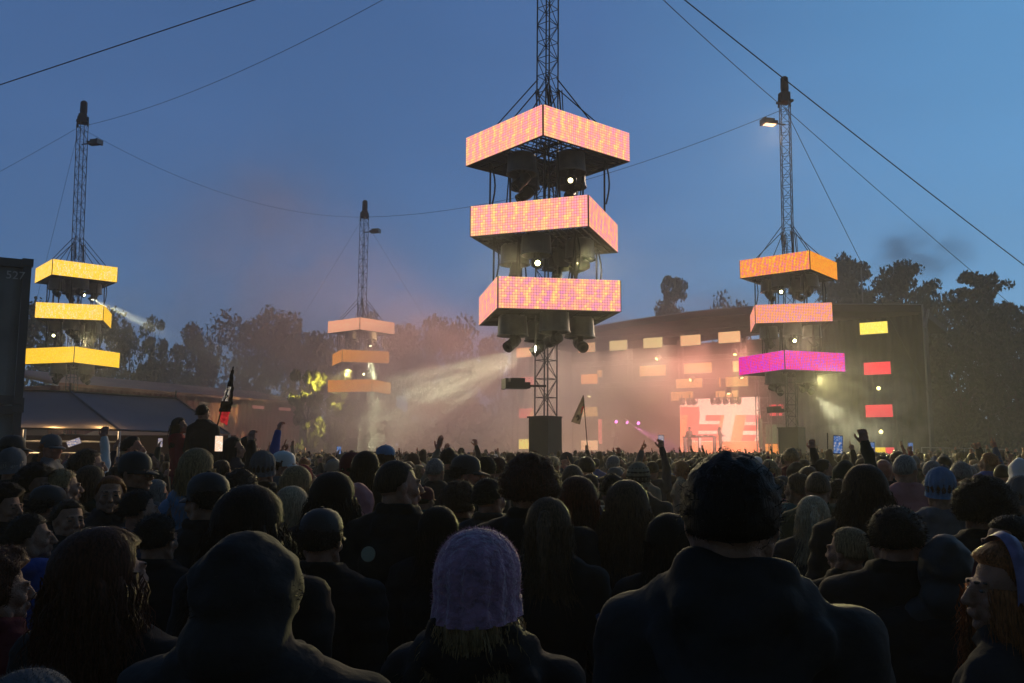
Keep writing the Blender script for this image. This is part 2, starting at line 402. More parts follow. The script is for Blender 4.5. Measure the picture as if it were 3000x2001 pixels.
f_b = (at(1105, 1300, 73)-at(1100, 997, 75)).normalized()
mk('farthest tower with peach top ring and two orange screen rings by the shed', -12.9, 75.0, .0067,
   [(12.25, ph(7.1), PEACH, PEACH), (9.61, ph(-22.4), ORG, ORG), (7.17, ph(30.4), ORG, ORG)], 2.9, 21.9,
   {(0, 3): (f_b, 1), (1, 2): (D((.2, -1, -.3)), 1), (1, 3): (D((.3, -1, -.35)), 1)}, [(20.6, 1, .8, None)], 1.1)

# ------------------------------------------------------------------ cables
def cable(label, a, b, sag=0., r=.018, name='guy_cable'):
    a = Vector(a); b = Vector(b); pts = []
    for i in range(25):
        t = i/24; p = a.lerp(b, t); p.z -= sag*4*t*(1-t); pts.append(p)
    mb = MB(); mb.path(pts, r, 5)
    o = mb.build(name, M['cable']); tag(o, label, 'cable', 'steel guy cables between the masts'); return o
def ground_pt(a, px, py, Y, z=0.):
    p = at(px, py, Y); d = p-Vector(a); t = (z-a[2])/d.z if abs(d.z) > 1e-6 else 1
    return Vector(a)+d*t
Tc = at(1632, -300, 29.4); Tr = at(2300, 318, 48.7); Tl = at(232, 372, 57.9); Tf = at(1064, 636, 75)
cable('drooping steel cable linking the yellow lit mast with the nearest mast top', Tl, Tc, 1.2, .013)
cable('thin cable sagging between the yellow lit mast and the farthest mast', Tl, Tf, 1.6, .011)
cable('thin cable from the farthest mast behind the nearest tower to the stage side mast', Tf, Tr, 1.5, .016)
cable('cable from the stage side mast up and leftwards to the nearest mast top', Tr, Tc, .2, .02)
cable('thickest cable crossing the sky down to the right edge', Tc, ground_pt(Tc, 3000, 745, 44), .6, .026)
cable('thick cable crossing the upper left corner of the sky', Tc, ground_pt(Tc, 0, 228, 33), .4, .022)
cable('long cable from the stage side mast down to the right edge over the trees', Tr, ground_pt(Tr, 3000, 905, 62), .5, .02)
cable('steep thin cable from the stage side mast down behind the roof', Tr, ground_pt(Tr, 2570, 845, 56), .4, .018)
cable('thin cable from the yellow lit mast down past the left edge', Tl, ground_pt(Tl, 0, 487, 51), .5, .011)
cable('steep thin cable from the yellow lit mast down to the canopy', Tl, ground_pt(Tl, 150, 700, 66), .3, .010)
cable('thin cable falling left from the farthest mast to the shed', Tf, ground_pt(Tf, 930, 850, 80), .3, .009)
cable('thin cable falling right from the farthest mast to the smoke', Tf, ground_pt(Tf, 1245, 925, 82), .3, .009)

# ------------------------------------------------------------------ stage
S0 = Vector((30, 67, 0)); U = Vector((-.839, .545, 0)).normalized(); NN = Vector((.545, .839, 0)).normalized()
sang = math.atan2(U.y, U.x)
def sp(px, py, off=0.):
    d = ray(px, py); o = Vector((0, 0, CAMZ)); P0 = S0+NN*off
    t = (P0-o).dot(NN)/d.dot(NN); return o+d*t
def spt(px, py, off=0.):
    p = sp(px, py, off); return (p-S0-NN*off).dot(U), p.z
def W3(t, z, off): p = S0+U*t+NN*off; return Vector((p.x, p.y, z))
stage = empty('concert_stage', W3(17, 0, 0)); tag(stage, 'wide dark concert stage with flat roof glowing with orange haze', 'stage')
def st_obj(mb, name, m):
    o = mb.build(name, m); o.parent = stage; o.matrix_parent_inverse = Matrix.Translation(-stage.location); return o
Lr, Ll = -1.2, 36.0
zr, zl = 12.7, 13.3
def sbox(mb, t0, t1, z0, z1, o0, o1, mi=0):
    vs = [W3(t, z, o) for t in (t0, t1) for o in (o0, o1) for z in (z0, z1)]
    mb.faces(vs, [(0, 1, 3, 2), (4, 6, 7, 5), (0, 4, 5, 1), (2, 3, 7, 6), (0, 2, 6, 4), (1, 5, 7, 3)], mi)
M['stage_dark'] = mat('stage_black_cloth', (.014, .014, .015), .9, noise=.35, nscale=.8)
M['roof_edge'] = mat('stage_roof_alloy', (.22, .22, .22), .5, .5)
# roof: slightly crowned slab
mb = MB(); NS = 14
def rz(t): s = (t-Lr)/(Ll-Lr); return 12.75+.9*math.sin(math.pi*min(1, s*1.25))*(1 if s < .8 else .9) + .35*s
for o0, o1, dz in ((-.3, 14, 0),):
    for i in range(NS):
        t0 = Lr+(Ll-Lr)*i/NS; t1 = Lr+(Ll-Lr)*(i+1)/NS
        a, b = rz(t0), rz(t1)
        vs = [W3(t0, a-.55, o0), W3(t1, b-.55, o0), W3(t1, b, o0), W3(t0, a, o0), W3(t0, a-.55, o1), W3(t1, b-.55, o1), W3(t1, b, o1), W3(t0, a, o1)]
        mb.faces(vs, [(0, 1, 2, 3), (3, 2, 6, 7), (7, 6, 5, 4), (4, 5, 1, 0)]+([(0, 3, 7, 4)] if i == 0 else [])+([(1, 5, 6, 2)] if i == NS-1 else []))
st_obj(mb, 'roof', M['stage_dark'])
mb = MB()
for i in range(NS):
    t0 = Lr+(Ll-Lr)*i/NS; t1 = Lr+(Ll-Lr)*(i+1)/NS
    mb.tube(W3(t0, rz(t0)+.04, -.34), W3(t1, rz(t1)+.04, -.34), .05, 6)
mb.tube(W3(3.2, rz(3.2), 1), W3(3.2, rz(3.2)+3.2, 1), .05, 6)   # aerial
mb.tube(W3(6.2, rz(6.2), 1), W3(6.2, rz(6.2)+1.6, 1), .03, 6)
mb.tube(W3(Lr-.1, 0, -.34), W3(Lr-.1, 12.8, -.34), .07, 6); mb.tube(W3(Lr-.5, 12.4, -.34), W3(Lr-.2, 11, -.34), .1, 6)
st_obj(mb, 'roof_rail', M['roof_edge'])
mb = MB(); sbox(mb, 10.2, 36, 0, 12.6, 12.0, 12.3); st_obj(mb, 'back_wall', M['stage_dark'])
# right wing and left wing: folded black cloth hung from the roof
def drape(t0, t1, z0, z1, off, name, amp=.12):
    mb = MB(); n = int(abs(t1-t0)/.16); k = 12
    vs = []
    for i in range(n+1):
        t = t0+(t1-t0)*i/n
        for j in range(k+1):
            z = z0+(z1-z0)*j/k
            vs.append(W3(t, z, off+amp*math.sin(i*1.3+.4*math.sin(j*.9+i*.2))+.15*mnoise.noise(Vector((t*.5, z*.4, 3)))))
    fs = [(i*(k+1)+j, (i+1)*(k+1)+j, (i+1)*(k+1)+j+1, i*(k+1)+j+1) for i in range(n) for j in range(k)]
    mb.faces(vs, fs); return st_obj(mb, name, M['scrim'])
drape(-1.0, 9.6, 0, 12.2, .9, 'side_drape'); drape(31.8, 35.9, 0, 12.9, .9, 'side_drape')
for q0 in (-1.15, 35.8): mb = MB(); sbox(mb, q0, q0+.2, 0, 12.6, .2, 3.0 if q0 < 0 else 13.8); st_obj(mb, 'side_wall', M['stage_dark'])
mb = MB()
sbox(mb, 9.6, 31.8, 0, 1.45, .8, 12); st_obj(mb, 'stage_floor', M['stage_dark'])
mb = MB()
for t in (9.9, 14.8, 20.9, 26.2, 31.6): truss(mb, W3(t, 0 if t in (9.9, 31.6) else 8.6, .45 if t in (9.9, 31.6) else 6.5), W3(t, 12.3, .45 if t in (9.9, 31.6) else 6.5), .45, .6, .03, .016)
for off, z in ((1.4, 12.2), (4.2, 10.2), (7.0, 8.3)): truss(mb, W3(10, z, off), W3(31.5, z, off), .45, .7, .03, .016)
st_obj(mb, 'lighting_truss', M['truss'])

# LED panels on the stage
def lr(a): return lin(*a)
SM = {
 'yellow': led_mat('led_wall_yellow', lr((255, 235, 90)), lr((255, 225, 80)), lr((255, 240, 130)), 1.35, 2, 2, .09),
 'red': led_mat('led_wall_red', lr((240, 60, 70)), lr((235, 50, 70)), lr((245, 80, 80)), 1.45, 2, 2, .09),
 'orange': led_mat('led_wall_orange', lr((255, 150, 60)), lr((250, 135, 50)), lr((255, 170, 80)), 1.5, 2, 2, .09),
 'peach': led_mat('led_wall_peach', lr((255, 200, 140)), lr((255, 180, 125)), lr((255, 215, 160)), 1.15, 2, 2, .09),
 'cream': led_mat('led_wall_cream', lr((255, 235, 170)), lr((255, 215, 140)), lr((255, 225, 160)), 1.15, 4, 3, .09),
 'tan': led_mat('led_wall_tan', lr((255, 190, 100)), lr((250, 180, 95)), lr((255, 205, 120)), .75, 2, 2, .09),
 'redtri': led_mat('led_wall_red_triangle', lr((240, 60, 60)), lr((240, 50, 60)), lr((245, 80, 70)), 1.7, 2, 2, .09, lr((255, 160, 60)), -.9),
 'half': led_mat('led_wall_half', lr((255, 215, 50)), lr((255, 205, 40)), lr((255, 225, 80)), 1.1, 2, 2, .09, lr((240, 55, 75)), 1.35),
 'green': led_mat('led_wall_green', lr((90, 125, 80)), lr((100, 130, 85)), lr((110, 140, 95)), .6, 2, 2, .09),
 'pink': led_mat('led_wall_pink', lr((250, 120, 110)), lr((250, 110, 100)), lr((250, 140, 120)), .9, 2, 2, .09),
}
npan = [0]
def panel(x0, x1, y0, y1, m, off, label, d=.14):
    xm, ym = (x0+x1)/2, (y0+y1)/2
    tm, zm = spt(xm, ym, off); t0 = spt(x1, ym, off)[0]; t1 = spt(x0, ym, off)[0]; z1 = spt(xm, y0, off)[1]; z0 = spt(xm, y1, off)[1]
    root = empty('led_panel', W3(tm, z0, off)); inv = Matrix.Translation(-root.location)
    mb = MB(); sbox(mb, t0, t1, z0, z1, off, off+d)
    for t in (t0+.3, t1-.3): mb.tube(W3(t, z1, off+.07), W3(t, z1+.25, off+.07), .02, 5)
    o = mb.build('cabinet', M['black']); o.parent = root; o.matrix_parent_inverse = inv
    mb = MB(); e = .01
    mb.poly([W3(t1-.02, z0+.02, off-e), W3(t0+.02, z0+.02, off-e), W3(t0+.02, z1-.02, off-e), W3(t1-.02, z1-.02, off-e)], uv=[(0, 0), (t1-t0, 0), (t1-t0, z1-z0), (0, z1-z0)])
    o = mb.build('screen_face', SM[m]); o.parent = root; o.matrix_parent_inverse = inv
    tag(root, label, 'screen', 'small LED screens hung over the stage')
    return root
def Z3(x, y, ox, oy, s): return ox+x/s, oy+y/s
for a in [
 (2518, 2601, 943, 979, 'yellow', 0, 'bright yellow screen at the top of the right stage wing'),
 (2530, 2610, 1060, 1098, 'red', 0, 'plain red screen just below the yellow one on the right stage wing'),
 (2535, 2616, 1185, 1223, 'red', 0, 'red screen with a diagonal line, third down the right stage wing'),
 (2540, 2621, 1310, 1345, 'half', 0, 'half yellow half red screen at the foot of the right stage wing'),
 (1513, 1557, 1018, 1047, 'orange', 0, 'orange screen highest in the column left of the nearest mast'),
 (1521, 1564, 1104, 1133, 'red', 0, 'plain red screen left of the nearest mast, second down'),
 (1520, 1563, 1196, 1225, 'redtri', 0, 'red screen with an orange triangle left of the nearest mast'),
 (1520, 1563, 1286, 1316, 'yellow', 0, 'yellow screen beside the black base of the nearest mast'),
 (1694, 1744, 1004, 1033, 'peach', 0, 'peach screen leftmost in the row under the stage roof'),
 (1785, 1838, 997, 1027, 'cream', 0, 'pale yellow screen second from left under the stage roof'),
 (1884, 1941, 989, 1020, 'cream', 0, 'cream striped screen in the middle of the row under the stage roof'),
 (1993, 2053, 981, 1013, 'peach', 0, 'peach screen second from right under the stage roof'),
 (2104, 2169, 971, 1005, 'peach', 0, 'peach screen rightmost in the row under the stage roof'),
 (1702, 1751, 1096, 1125, 'orange', .2, 'orange screen above the triangular flag on the left stage side'),
 (1700, 1751, 1192, 1221, 'tan', .2, 'yellow tan screen directly behind the triangular flag'),
 (1702, 1752, 1290, 1320, 'peach', .2, 'orange peach screen low above the crowd at the flag pole'),
 (1749, 1764, 1084, 1106, 'tan', 2.5, 'small dim tan screen right of the orange one'),
 (1752, 1764, 1228, 1301, 'pink', 2.0, 'narrow upright pink screen on the left stage side'),
 (1873, 1951, 1070, 1102, 'tan', 3, 'wide tan screen left in the second row inside the stage'),
 (2003, 2086, 1063, 1094, 'tan', 3, 'wide tan screen in the middle of the second row inside the stage'),
 (2146, 2215, 1056, 1088, 'tan', 3, 'tan screen right in the second row, partly behind the magenta ring'),
 (1980, 2058, 1109, 1137, 'tan', 6, 'dim tan screen left in the third row inside the stage'),
 (2125, 2192, 1103, 1133, 'tan', 6, 'tan screen right in the third row inside the stage'),
 (2106, 2112, 1106, 1135, 'tan', 6, 'narrow tan strip left of the right third row screen'),
 (1965, 2031, 1147, 1174, 'tan', 8.5, 'dim screen left in the fourth row above the lamps'),
 (2096, 2163, 1144, 1169, 'tan', 8.5, 'dim screen right in the fourth row above the lamps'),
 (2254, 2296, 1184, 1219, 'red', 4, 'red screen right of the stage backdrop behind the scaffold'),
 (2243, 2291, 1243, 1299, 'green', 4, 'grey green screen right of the stage backdrop'),
 (2242, 2290, 1300, 1334, 'orange', 4, 'orange screen under the grey green one'),
 (2222, 2233, 1228, 1310, 'green', 5, 'tall narrow green screen beside the backdrop'),
 (2258, 2294, 1106, 1134, 'tan', 5, 'dim brown screen high right of the backdrop'),
]: panel(*a)

# backdrop: the big video wall behind the players, with its red and pink graphics
BO = 9.0
def bt(px, py): return spt(px, py, BO)
bx0, bx1, by0, by1 = 1993, 2228, 1166, 1336
root = empty('backdrop_screen', sp(2110, 1336, BO)); tag(root, 'large red and pink video wall behind the two players on stage', 'video wall')
inv = Matrix.Translation(-root.location)
BC = {'pale': emat('wall_pale_pink', lr((255, 200, 175)), 1.5), 'red': emat('wall_red', lr((250, 85, 70)), 1.7), 'orange': emat('wall_orange', lr((255, 140, 90)), 1.6), 'rose': emat('wall_rose', lr((255, 135, 125)), 1.5)}
blk = [('pale', 1993, 2228, 1166, 1336)]
top = [('red', [(1993, 1192), (2048, 1192), (2050, 1216), (1993, 1216)]), ('orange', [(1993, 1216), (2016, 1216), (2006, 1336), (1993, 1336)]), ('red', [(2016, 1216), (2050, 1216), (2044, 1290), (2006, 1290)]),
 ('red', [(2067, 1216), (2112, 1216), (2110, 1233), (2067, 1233)]), ('red', [(2048, 1243), (2110, 1243), (2106, 1262), (2044, 1262)]), ('red', [(2040, 1271), (2104, 1271), (2100, 1292), (2036, 1292)]),
 ('orange', [(2155, 1216), (2186, 1216), (2172, 1292), (2140, 1292)]), ('rose', [(2186, 1216), (2228, 1216), (2228, 1236), (2184, 1236)]), ('red', [(2180, 1246), (2220, 1246), (2218, 1262), (2178, 1262)]),
 ('red', [(2176, 1274), (2216, 1274), (2210, 1292), (2172, 1292)]), ('orange', [(1998, 1296), (2225, 1292), (2228, 1336), (1996, 1336)]), ('orange', [(2112, 1216), (2122, 1216), (2108, 1292), (2100, 1292)])]
mb = MB(); t0, z1 = bt(bx1, 1251)[0], bt(2110, by0)[1]; t1, z0 = bt(bx0, 1251)[0], bt(2110, by1)[1]
sbox(mb, t0, t1, z0, z1, BO, BO+.2); o = mb.build('screen_cabinet', M['black']); o.parent = root; o.matrix_parent_inverse = inv
mb = MB(); mb.poly([W3(t1, z0, BO-.01), W3(t0, z0, BO-.01), W3(t0, z1, BO-.01), W3(t1, z1, BO-.01)]); o = mb.build('screen_face', BC['pale']); o.parent = root; o.matrix_parent_inverse = inv
keys = list(BC); mb = MB()
for i, (c, pts) in enumerate(top): mb.poly([sp(x, y, BO-.02-.004*i) for x, y in reversed(pts)], mi=keys.index(c))
o = mb.build('screen_graphic', [BC[k] for k in keys]); o.parent = root; o.matrix_parent_inverse = inv

# table with decks
dk = empty('dj_table', sp(2049, 1320, 5.5)); tag(dk, 'long table with decks and mixer between the two players on stage', 'table'); inv = Matrix.Translation(-dk.location)
ta, za = spt(2003, 1279, 5.5); tb, _ = spt(2094, 1279, 5.5); sbz = 1.45
mb = MB(); sbox(mb, tb, ta, za-.12, za, 5.2, 6.0); o = mb.build('table_top', M['black']); o.parent = dk; o.matrix_parent_inverse = inv
for t in (ta-.08, tb+.08, (ta+tb)/2):
    mb = MB(); sbox(mb, t-.05, t+.05, sbz, za-.12, 5.3, 5.9); o = mb.build('leg', M['black']); o.parent = dk; o.matrix_parent_inverse = inv
mb = MB()
for i, (q, hh, ww) in enumerate(((.1, .08, .4), (.28, .14, .35), (.47, .10, .4), (.66, .16, .45), (.85, .09, .35))):
    t = tb+(ta-tb)*q; sbox(mb, t-ww/2, t+ww/2, za+.003, za+hh, 5.3, 5.8)
o = mb.build('mixer', M['black']); o.parent = dk; o.matrix_parent_inverse = inv

# scaffold tower right of the backdrop and small rigs
mb = MB(); a = sp(2241, 1335, 2.5); truss(mb, (a.x, a.y, 0), (a.x, a.y, 9.5), 1.0, 1.1, .04, .02); o = mb.build('scaffold_tower', M['roof_edge']); tag(o, 'thin scaffold tower between the backdrop and the right screens', 'scaffold')
def stage_lamp(px, py, off, d, lit, label, colm=None):
    p = sp(px, py, off); root = empty('stage_lamp', p); tag(root, label, 'spotlight', 'spotlights hanging over the stage')
    q = Vector(d).normalized().to_track_quat('Z', 'Y'); T = q.to_matrix().to_4x4()
    mb = MB(); mb.lathe([(.10, -.45), (.2, -.38), (.24, -.1), (.26, .1), (.22, .12)], n=14, M4=T); mb.build('lamp_head', M['lamp_body'], root)
    mb = MB(); mb.box((0, 0, .45), (.5, .1, .06)); mb.box((-.26, 0, .2), (.05, .1, .5)); mb.box((.26, 0, .2), (.05, .1, .5)); mb.tube((0, 0, .45), (0, 0, .8), .04); mb.build('yoke', M['lamp_body'], root)
    mb = MB(); mb.lathe([(.15, .12), (.14, .13), (.05, .14)], n=14, M4=T); mb.build('lens', colm or (M['stage_lens'] if lit else M['lamp_glass']), root)
    return p
M['lens_mag'] = emat('lamp_lens_magenta', (1.0, .22, .85), 3.5)
spots = []
M['stage_lens'] = emat('stage_lamp_lens', (1.0, .85, .3), 5)
sl = [(1926, 1050, 3, (-1, -.6, -.7), 'a'), (2153, 1035, 3, (-.1, -.4, -1), 'b'), (2172, 1104, 5, (.25, -.4, -1), 'c'), (2134, 1150, 7, (.05, -.4, -1), 'd'), (2025, 1112, 6, (-1, -.5, -.5), 'e'), (1726, 1158, 1, (-.25, -.3, -1), 'f')]
lab = {'a': 'lit yellow spotlight between the two upper rows of stage screens, beaming leftwards', 'b': 'lit yellow spotlight just left of the magenta ring, highest of the stage', 'c': 'brightest yellow spotlight beaming down over the backdrop', 'd': 'yellow spotlight hanging over the middle of the backdrop', 'e': 'faint yellow spotlight in front of the third row screen', 'f': 'yellow spotlight above the triangular flag'}
for px, py, off, d, k in sl:
    p = stage_lamp(px, py, off, d, True, lab[k]); spots.append((p, Vector(d).normalized(), k))
for i, px in enumerate((1998, 2020, 2035, 2090, 2105, 2126, 2147, 2163)):
    stage_lamp(px, 1181-(px-2000)*.02, 7.0, (rng.uniform(-.5, .5), -.5, -1), False, ['first', 'second', 'third', 'fourth', 'fifth', 'sixth', 'seventh', 'eighth'][i]+' unlit spotlight from the left in the row over the backdrop')
for px, py, k, l in ((1804, 1235, 'm1', 'lit magenta spotlight, leftmost of three low on the stage'), (1835, 1236, 'm2', 'bright magenta spotlight with a long beam, middle of three low on the stage'), (1869, 1239, 'm3', 'faint magenta spotlight, rightmost of three low on the stage')):
    d = (sp(1990, 1325, 2.5)-sp(1835, 1236, 4)).normalized() if k == 'm2' else Vector((.2, -1, -.2))
    p = stage_lamp(px, py, 4, d, True, l, M['lens_mag'])
    if k == 'm2': spots.append((p, d, 'm'))
# dark PA stack by the left of the opening
pa = empty('speaker_stack', sp(1778, 1330, 3)); tag(pa, 'dim speaker stack on the stage left of the magenta lamps', 'speakers'); inv = Matrix.Translation(-pa.location)
for px0, px1, py0, py1 in ((1770, 1790, 1240, 1280), (1768, 1798, 1282, 1318)):
    mb = MB(); t0_ = spt(px1, 1280, 3)[0]; t1_ = spt(px0, 1280, 3)[0]; sbox(mb, t0_, t1_, spt(1780, py1, 3)[1], spt(1780, py0, 3)[1], 3, 3.9); o = mb.build('speaker_box', M['speaker']); o.parent = pa; o.matrix_parent_inverse = inv

# delay lamps at the right wing column
for px, py, k in ((2573, 1137, 'upper'), (2580, 1264, 'lower')):
    p = stage_lamp(px, py, .35, (-.2, -1, -.2), True, 'small lit lamp between two red screens of the right wing' if k == 'upper' else 'small lit lamp above the half yellow half red screen')

# ------------------------------------------------------------------ spot beams
def gobo_spot(name, p, d, energy, angle, col, blend=.6, radius=.05, streak=7.0, seed=0, thr=(.42, .62)):
    l = bpy.data.lights.new(name, 'SPOT'); l.energy = energy; l.spot_size = R(angle); l.spot_blend = blend; l.shadow_soft_size = radius; l.color = col
    o = bpy.data.objects.new(name, l); C.objects.link(o); o.location = p; o.rotation_euler = Vector(d).to_track_quat('-Z', 'Y').to_euler()
    if streak:      # a gobo: broken-up beam
        l.use_nodes = True; nt = l.node_tree; em = nt.nodes['Emission']
        tc = nt.nodes.new('ShaderNodeTexCoord'); n = nt.nodes.new('ShaderNodeTexNoise'); n.inputs['Scale'].default_value = streak; n.inputs['Detail'].default_value = 1
        va = nt.nodes.new('ShaderNodeVectorMath'); va.inputs[1].default_value = (seed*3.7, seed*1.3, 0); nt.links.new(tc.outputs['Normal'], va.inputs[0]); nt.links.new(va.outputs[0], n.inputs['Vector'])
        mr = nt.nodes.new('ShaderNodeMapRange'); mr.inputs[1].default_value = thr[0]; mr.inputs[2].default_value = thr[1]; mr.inputs[3].default_value = .02; mr.inputs[4].default_value = 1
        nt.links.new(n.outputs['Fac'], mr.inputs[0]); nt.links.new(mr.outputs[0], em.inputs['Strength'])
    return o
WARM = (1.0, .96, .60)
# ------------------------------------------------------------------ trees
def leaf_mat(name, col, var=.5):
    m = mat(name, col, .75, noise=var, nscale=.9); return m
M['leaf_dark'] = leaf_mat('dark_foliage', (.030, .045, .022)); M['leaf_mid'] = leaf_mat('green_foliage', (.05, .07, .028)); M['needle'] = leaf_mat('pine_needles', (.022, .034, .02))
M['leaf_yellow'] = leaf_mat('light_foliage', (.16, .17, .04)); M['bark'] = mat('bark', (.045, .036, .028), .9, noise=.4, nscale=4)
def tree_meshes(kind, seed):
    """unit tree, 1 m wide crown per unit, height 1 -> scaled by object"""
    r = random.Random(seed); cr = MB(); tr = MB(); npr = np.random.RandomState(seed)
    tr.tube((0, 0, 0), (0, 0, .4), .022, 8, .016); tr.tube((0, 0, .4), (.02, .01, .9), .016, 7, .004)
    blobs = []
    if kind == 'broad':
        for i in range(26):
            a = r.uniform(0, 6.28); z = r.uniform(.25, .95); rad = .42*math.sqrt(max(.02, 1-((z-.55)/.47)**2))*r.uniform(.35, 1.0)
            blobs.append((Vector((rad*math.cos(a), rad*math.sin(a), z)), r.uniform(.08, .15), .8))
        n, sz = 5200, .016
    elif kind == 'bush':
        for i in range(34):
            a = r.uniform(0, 6.28); z = r.uniform(.06, .93); rad = .5*math.sqrt(max(.03, 1-((z-.45)/.6)**2))*r.uniform(.2, 1.0)
            blobs.append((Vector((rad*math.cos(a), rad*math.sin(a), z)), r.uniform(.09, .16), .85))
        n, sz = 6000, .017
    elif kind == 'pine':
        z = .28
        while z < .98:
            nb = r.randint(4, 7); L_ = .46*(1-z)**.55*r.uniform(.55, 1.15)+.05
            for k in range(nb):
                a = r.uniform(0, 6.28); e = Vector((L_*math.cos(a), L_*math.sin(a), z+L_*r.uniform(.05, .45)))
                tr.tube((0, 0, z), e, .006, 5, .002)
                for q in (.3, .5, .68, .85, 1.0): blobs.append((Vector((0, 0, z)).lerp(e, q)+Vector((r.uniform(-.03, .03), r.uniform(-.03, .03), .01)),   .042+.035*r.random(), .42))
            z += r.uniform(.05, .085)
        n, sz = 13000, .013
    else:   # sparse
        for i in range(30):
            a = r.uniform(0, 6.28); z = r.uniform(.18, .95); rad = .42*r.uniform(.2, 1)
            blobs.append((Vector((rad*math.cos(a), rad*math.sin(a), z)), r.uniform(.05, .09), .6))
            tr.tube((0, 0, z*.7), blobs[-1][0], .005, 5, .0015)
        n, sz = (2600, .016) if seed < 12 else (2000, .042)
    if kind in ('broad', 'bush'):
        for b in blobs[:14]: tr.tube((0, 0, b[0].z*.55), b[0], .008, 5, .002)
    vs = []; fs = []
    bi = npr.randint(0, len(blobs), n)
    for i in range(n):
        c, br, fl = blobs[bi[i]]
        d = npr.normal(size=3); d /= np.linalg.norm(d)+1e-9; rr = br*(.55+.5*npr.rand()); p = np.array(c)+d*rr*np.array((1, 1, fl))
        u = npr.normal(size=3); u /= np.linalg.norm(u); v = np.cross(u, npr.normal(size=3)); v /= np.linalg.norm(v)+1e-9
        s = sz*(.6+.9*npr.rand())
        k = len(vs); vs += [p-u*s, p+v*s*.6, p+u*s, p-v*s*.6]; fs.append((k, k+1, k+2, k+3))
    cr.faces(vs, fs)
    return cr, tr
TL = {}
def tree(kind, px, top, Y, wpx, label, lm, seed=0, group='trees behind the field', name=None, zb=0.):
    key = (kind, seed)
    if key not in TL:
        c, t = tree_meshes(kind, seed+11); a = c.build('crown', lm); b = t.build('trunk', M['bark']); TL[key] = (a.data, b.data); first = (a, b)
    else:
        a = bpy.data.objects.new('crown', TL[key][0]); C.objects.link(a); b = bpy.data.objects.new('trunk', TL[key][1]); C.objects.link(b)
    a.material_slots[0].link = 'OBJECT'; a.material_slots[0].material = lm
    p = at(px, top, Y); h = (p.z-zb)/.99; wd = wpx/F*Y*(1.5 if kind == 'pine' else 1.05)
    root = empty(name or {'pine': 'pine_tree', 'bush': 'leafy_tree', 'broad': 'broadleaf_tree', 'sparse': 'thin_tree'}[kind], (p.x, Y, zb), rng.uniform(0, 6.28))
    for o in (a, b): o.parent = root
    root.scale = (wd, wd, h)
    tag(root, label, 'tree', group)
    return root
TR = [
 ('bush', 60, 905, 104, 330, 'leafy tree behind the grey container and the yellow tower', 'leaf_mid', 0),
 ('bush', 270, 900, 108, 300, 'tall dark tree seen between the yellow screen rings', 'leaf_dark', 1),
 ('broad', 385, 925, 102, 170, 'rounded tree crown just right of the yellow lit tower', 'leaf_dark', 2),
 ('sparse', 455, 935, 98, 190, 'thin airy tree with a pointed leader and sky showing through', 'leaf_mid', 0),
 ('broad', 590, 962, 104, 240, 'uneven crown between the airy tree and the big rounded tree mass', 'leaf_dark', 0),
 ('bush', 520, 1010, 98, 260, 'low leafy tree right behind the red shed roof', 'leaf_mid', 3),
 ('bush', 720, 925, 104, 300, 'widest rounded crown over the red shed, left half of the mass', 'leaf_dark', 1),
 ('bush', 870, 927, 106, 300, 'rounded crown just left of the farthest tower', 'leaf_mid', 0),
 ('bush', 990, 965, 108, 240, 'dark crown directly left behind the farthest tower screens', 'leaf_dark', 3),
 ('broad', 1055, 882, 112, 170, 'narrow crown poking up behind the farthest mast', 'leaf_dark', 2),
 ('bush', 1160, 958, 106, 250, 'low dark crown right of the farthest tower', 'leaf_dark', 0),
 ('broad', 1255, 940, 108, 190, 'knobbly crown between the farthest tower and the nearest tower', 'leaf_dark', 0),
 ('bush', 1350, 938, 108, 220, 'dark crown left of the bottom ring of the nearest tower', 'leaf_mid', 1),
 ('bush', 1470, 960, 110, 260, 'dark crown behind the mast of the nearest tower', 'leaf_dark', 3),
 ('bush', 1620, 985, 112, 260, 'dark crown hidden in smoke left of the stage roof', 'leaf_dark', 0),
 ('pine', 1968, 830, 116, 150, 'hazy leaning pine rising over the stage roof left of the stage side mast', 'needle', 0),
 ('bush', 2150, 872, 114, 220, 'low hazy crown over the stage roof behind the orange ring', 'leaf_dark', 1),
 ('pine', 2478, 765, 96, 250, 'dark pine touching the right side of the orange screen ring', 'needle', 1),
 ('bush', 2430, 850, 98, 260, 'dense dark tree behind the stage side mast', 'leaf_dark', 0),
 ('pine', 2640, 782, 97, 230, 'broad dark pine standing over the right stage corner', 'needle', 2),
 ('bush', 2560, 870, 99, 240, 'dense dark crown low between the two pines', 'leaf_dark', 3),
 ('bush', 2745, 845, 92, 250, 'dark bushy crown right of the stage corner', 'leaf_dark', 1),
 ('pine', 2875, 822, 90, 300, 'pointed conifer near the right edge of the sky', 'needle', 0),
 ('bush', 2960, 900, 86, 320, 'large dark tree filling the right edge', 'leaf_dark', 0),
 ('bush', 2800, 960, 84, 330, 'lower dark tree right of the stage wing', 'leaf_dark', 3),
 ('bush', 2690, 1000, 92, 240, 'dark undergrowth tree close beside the stage wing', 'leaf_dark', 0),
 ('bush', 3080, 950, 80, 330, 'dark tree cut by the right edge', 'leaf_dark', 1),
]
for k, px, top, Y, wpx, lb, lm, sd_ in TR: tree(k, px, top, Y, wpx, lb, M[lm], sd_)
tree('sparse', 905, 1075, 76, 155, 'yellow lit leafy branches at the end of the red shed', M['leaf_yellow'], 1, 'small trees lit by the towers')
tree('sparse', 1005, 1140, 77, 110, 'yellow green lit young tree under the farthest tower', M['leaf_yellow'], 2, 'small trees lit by the towers')
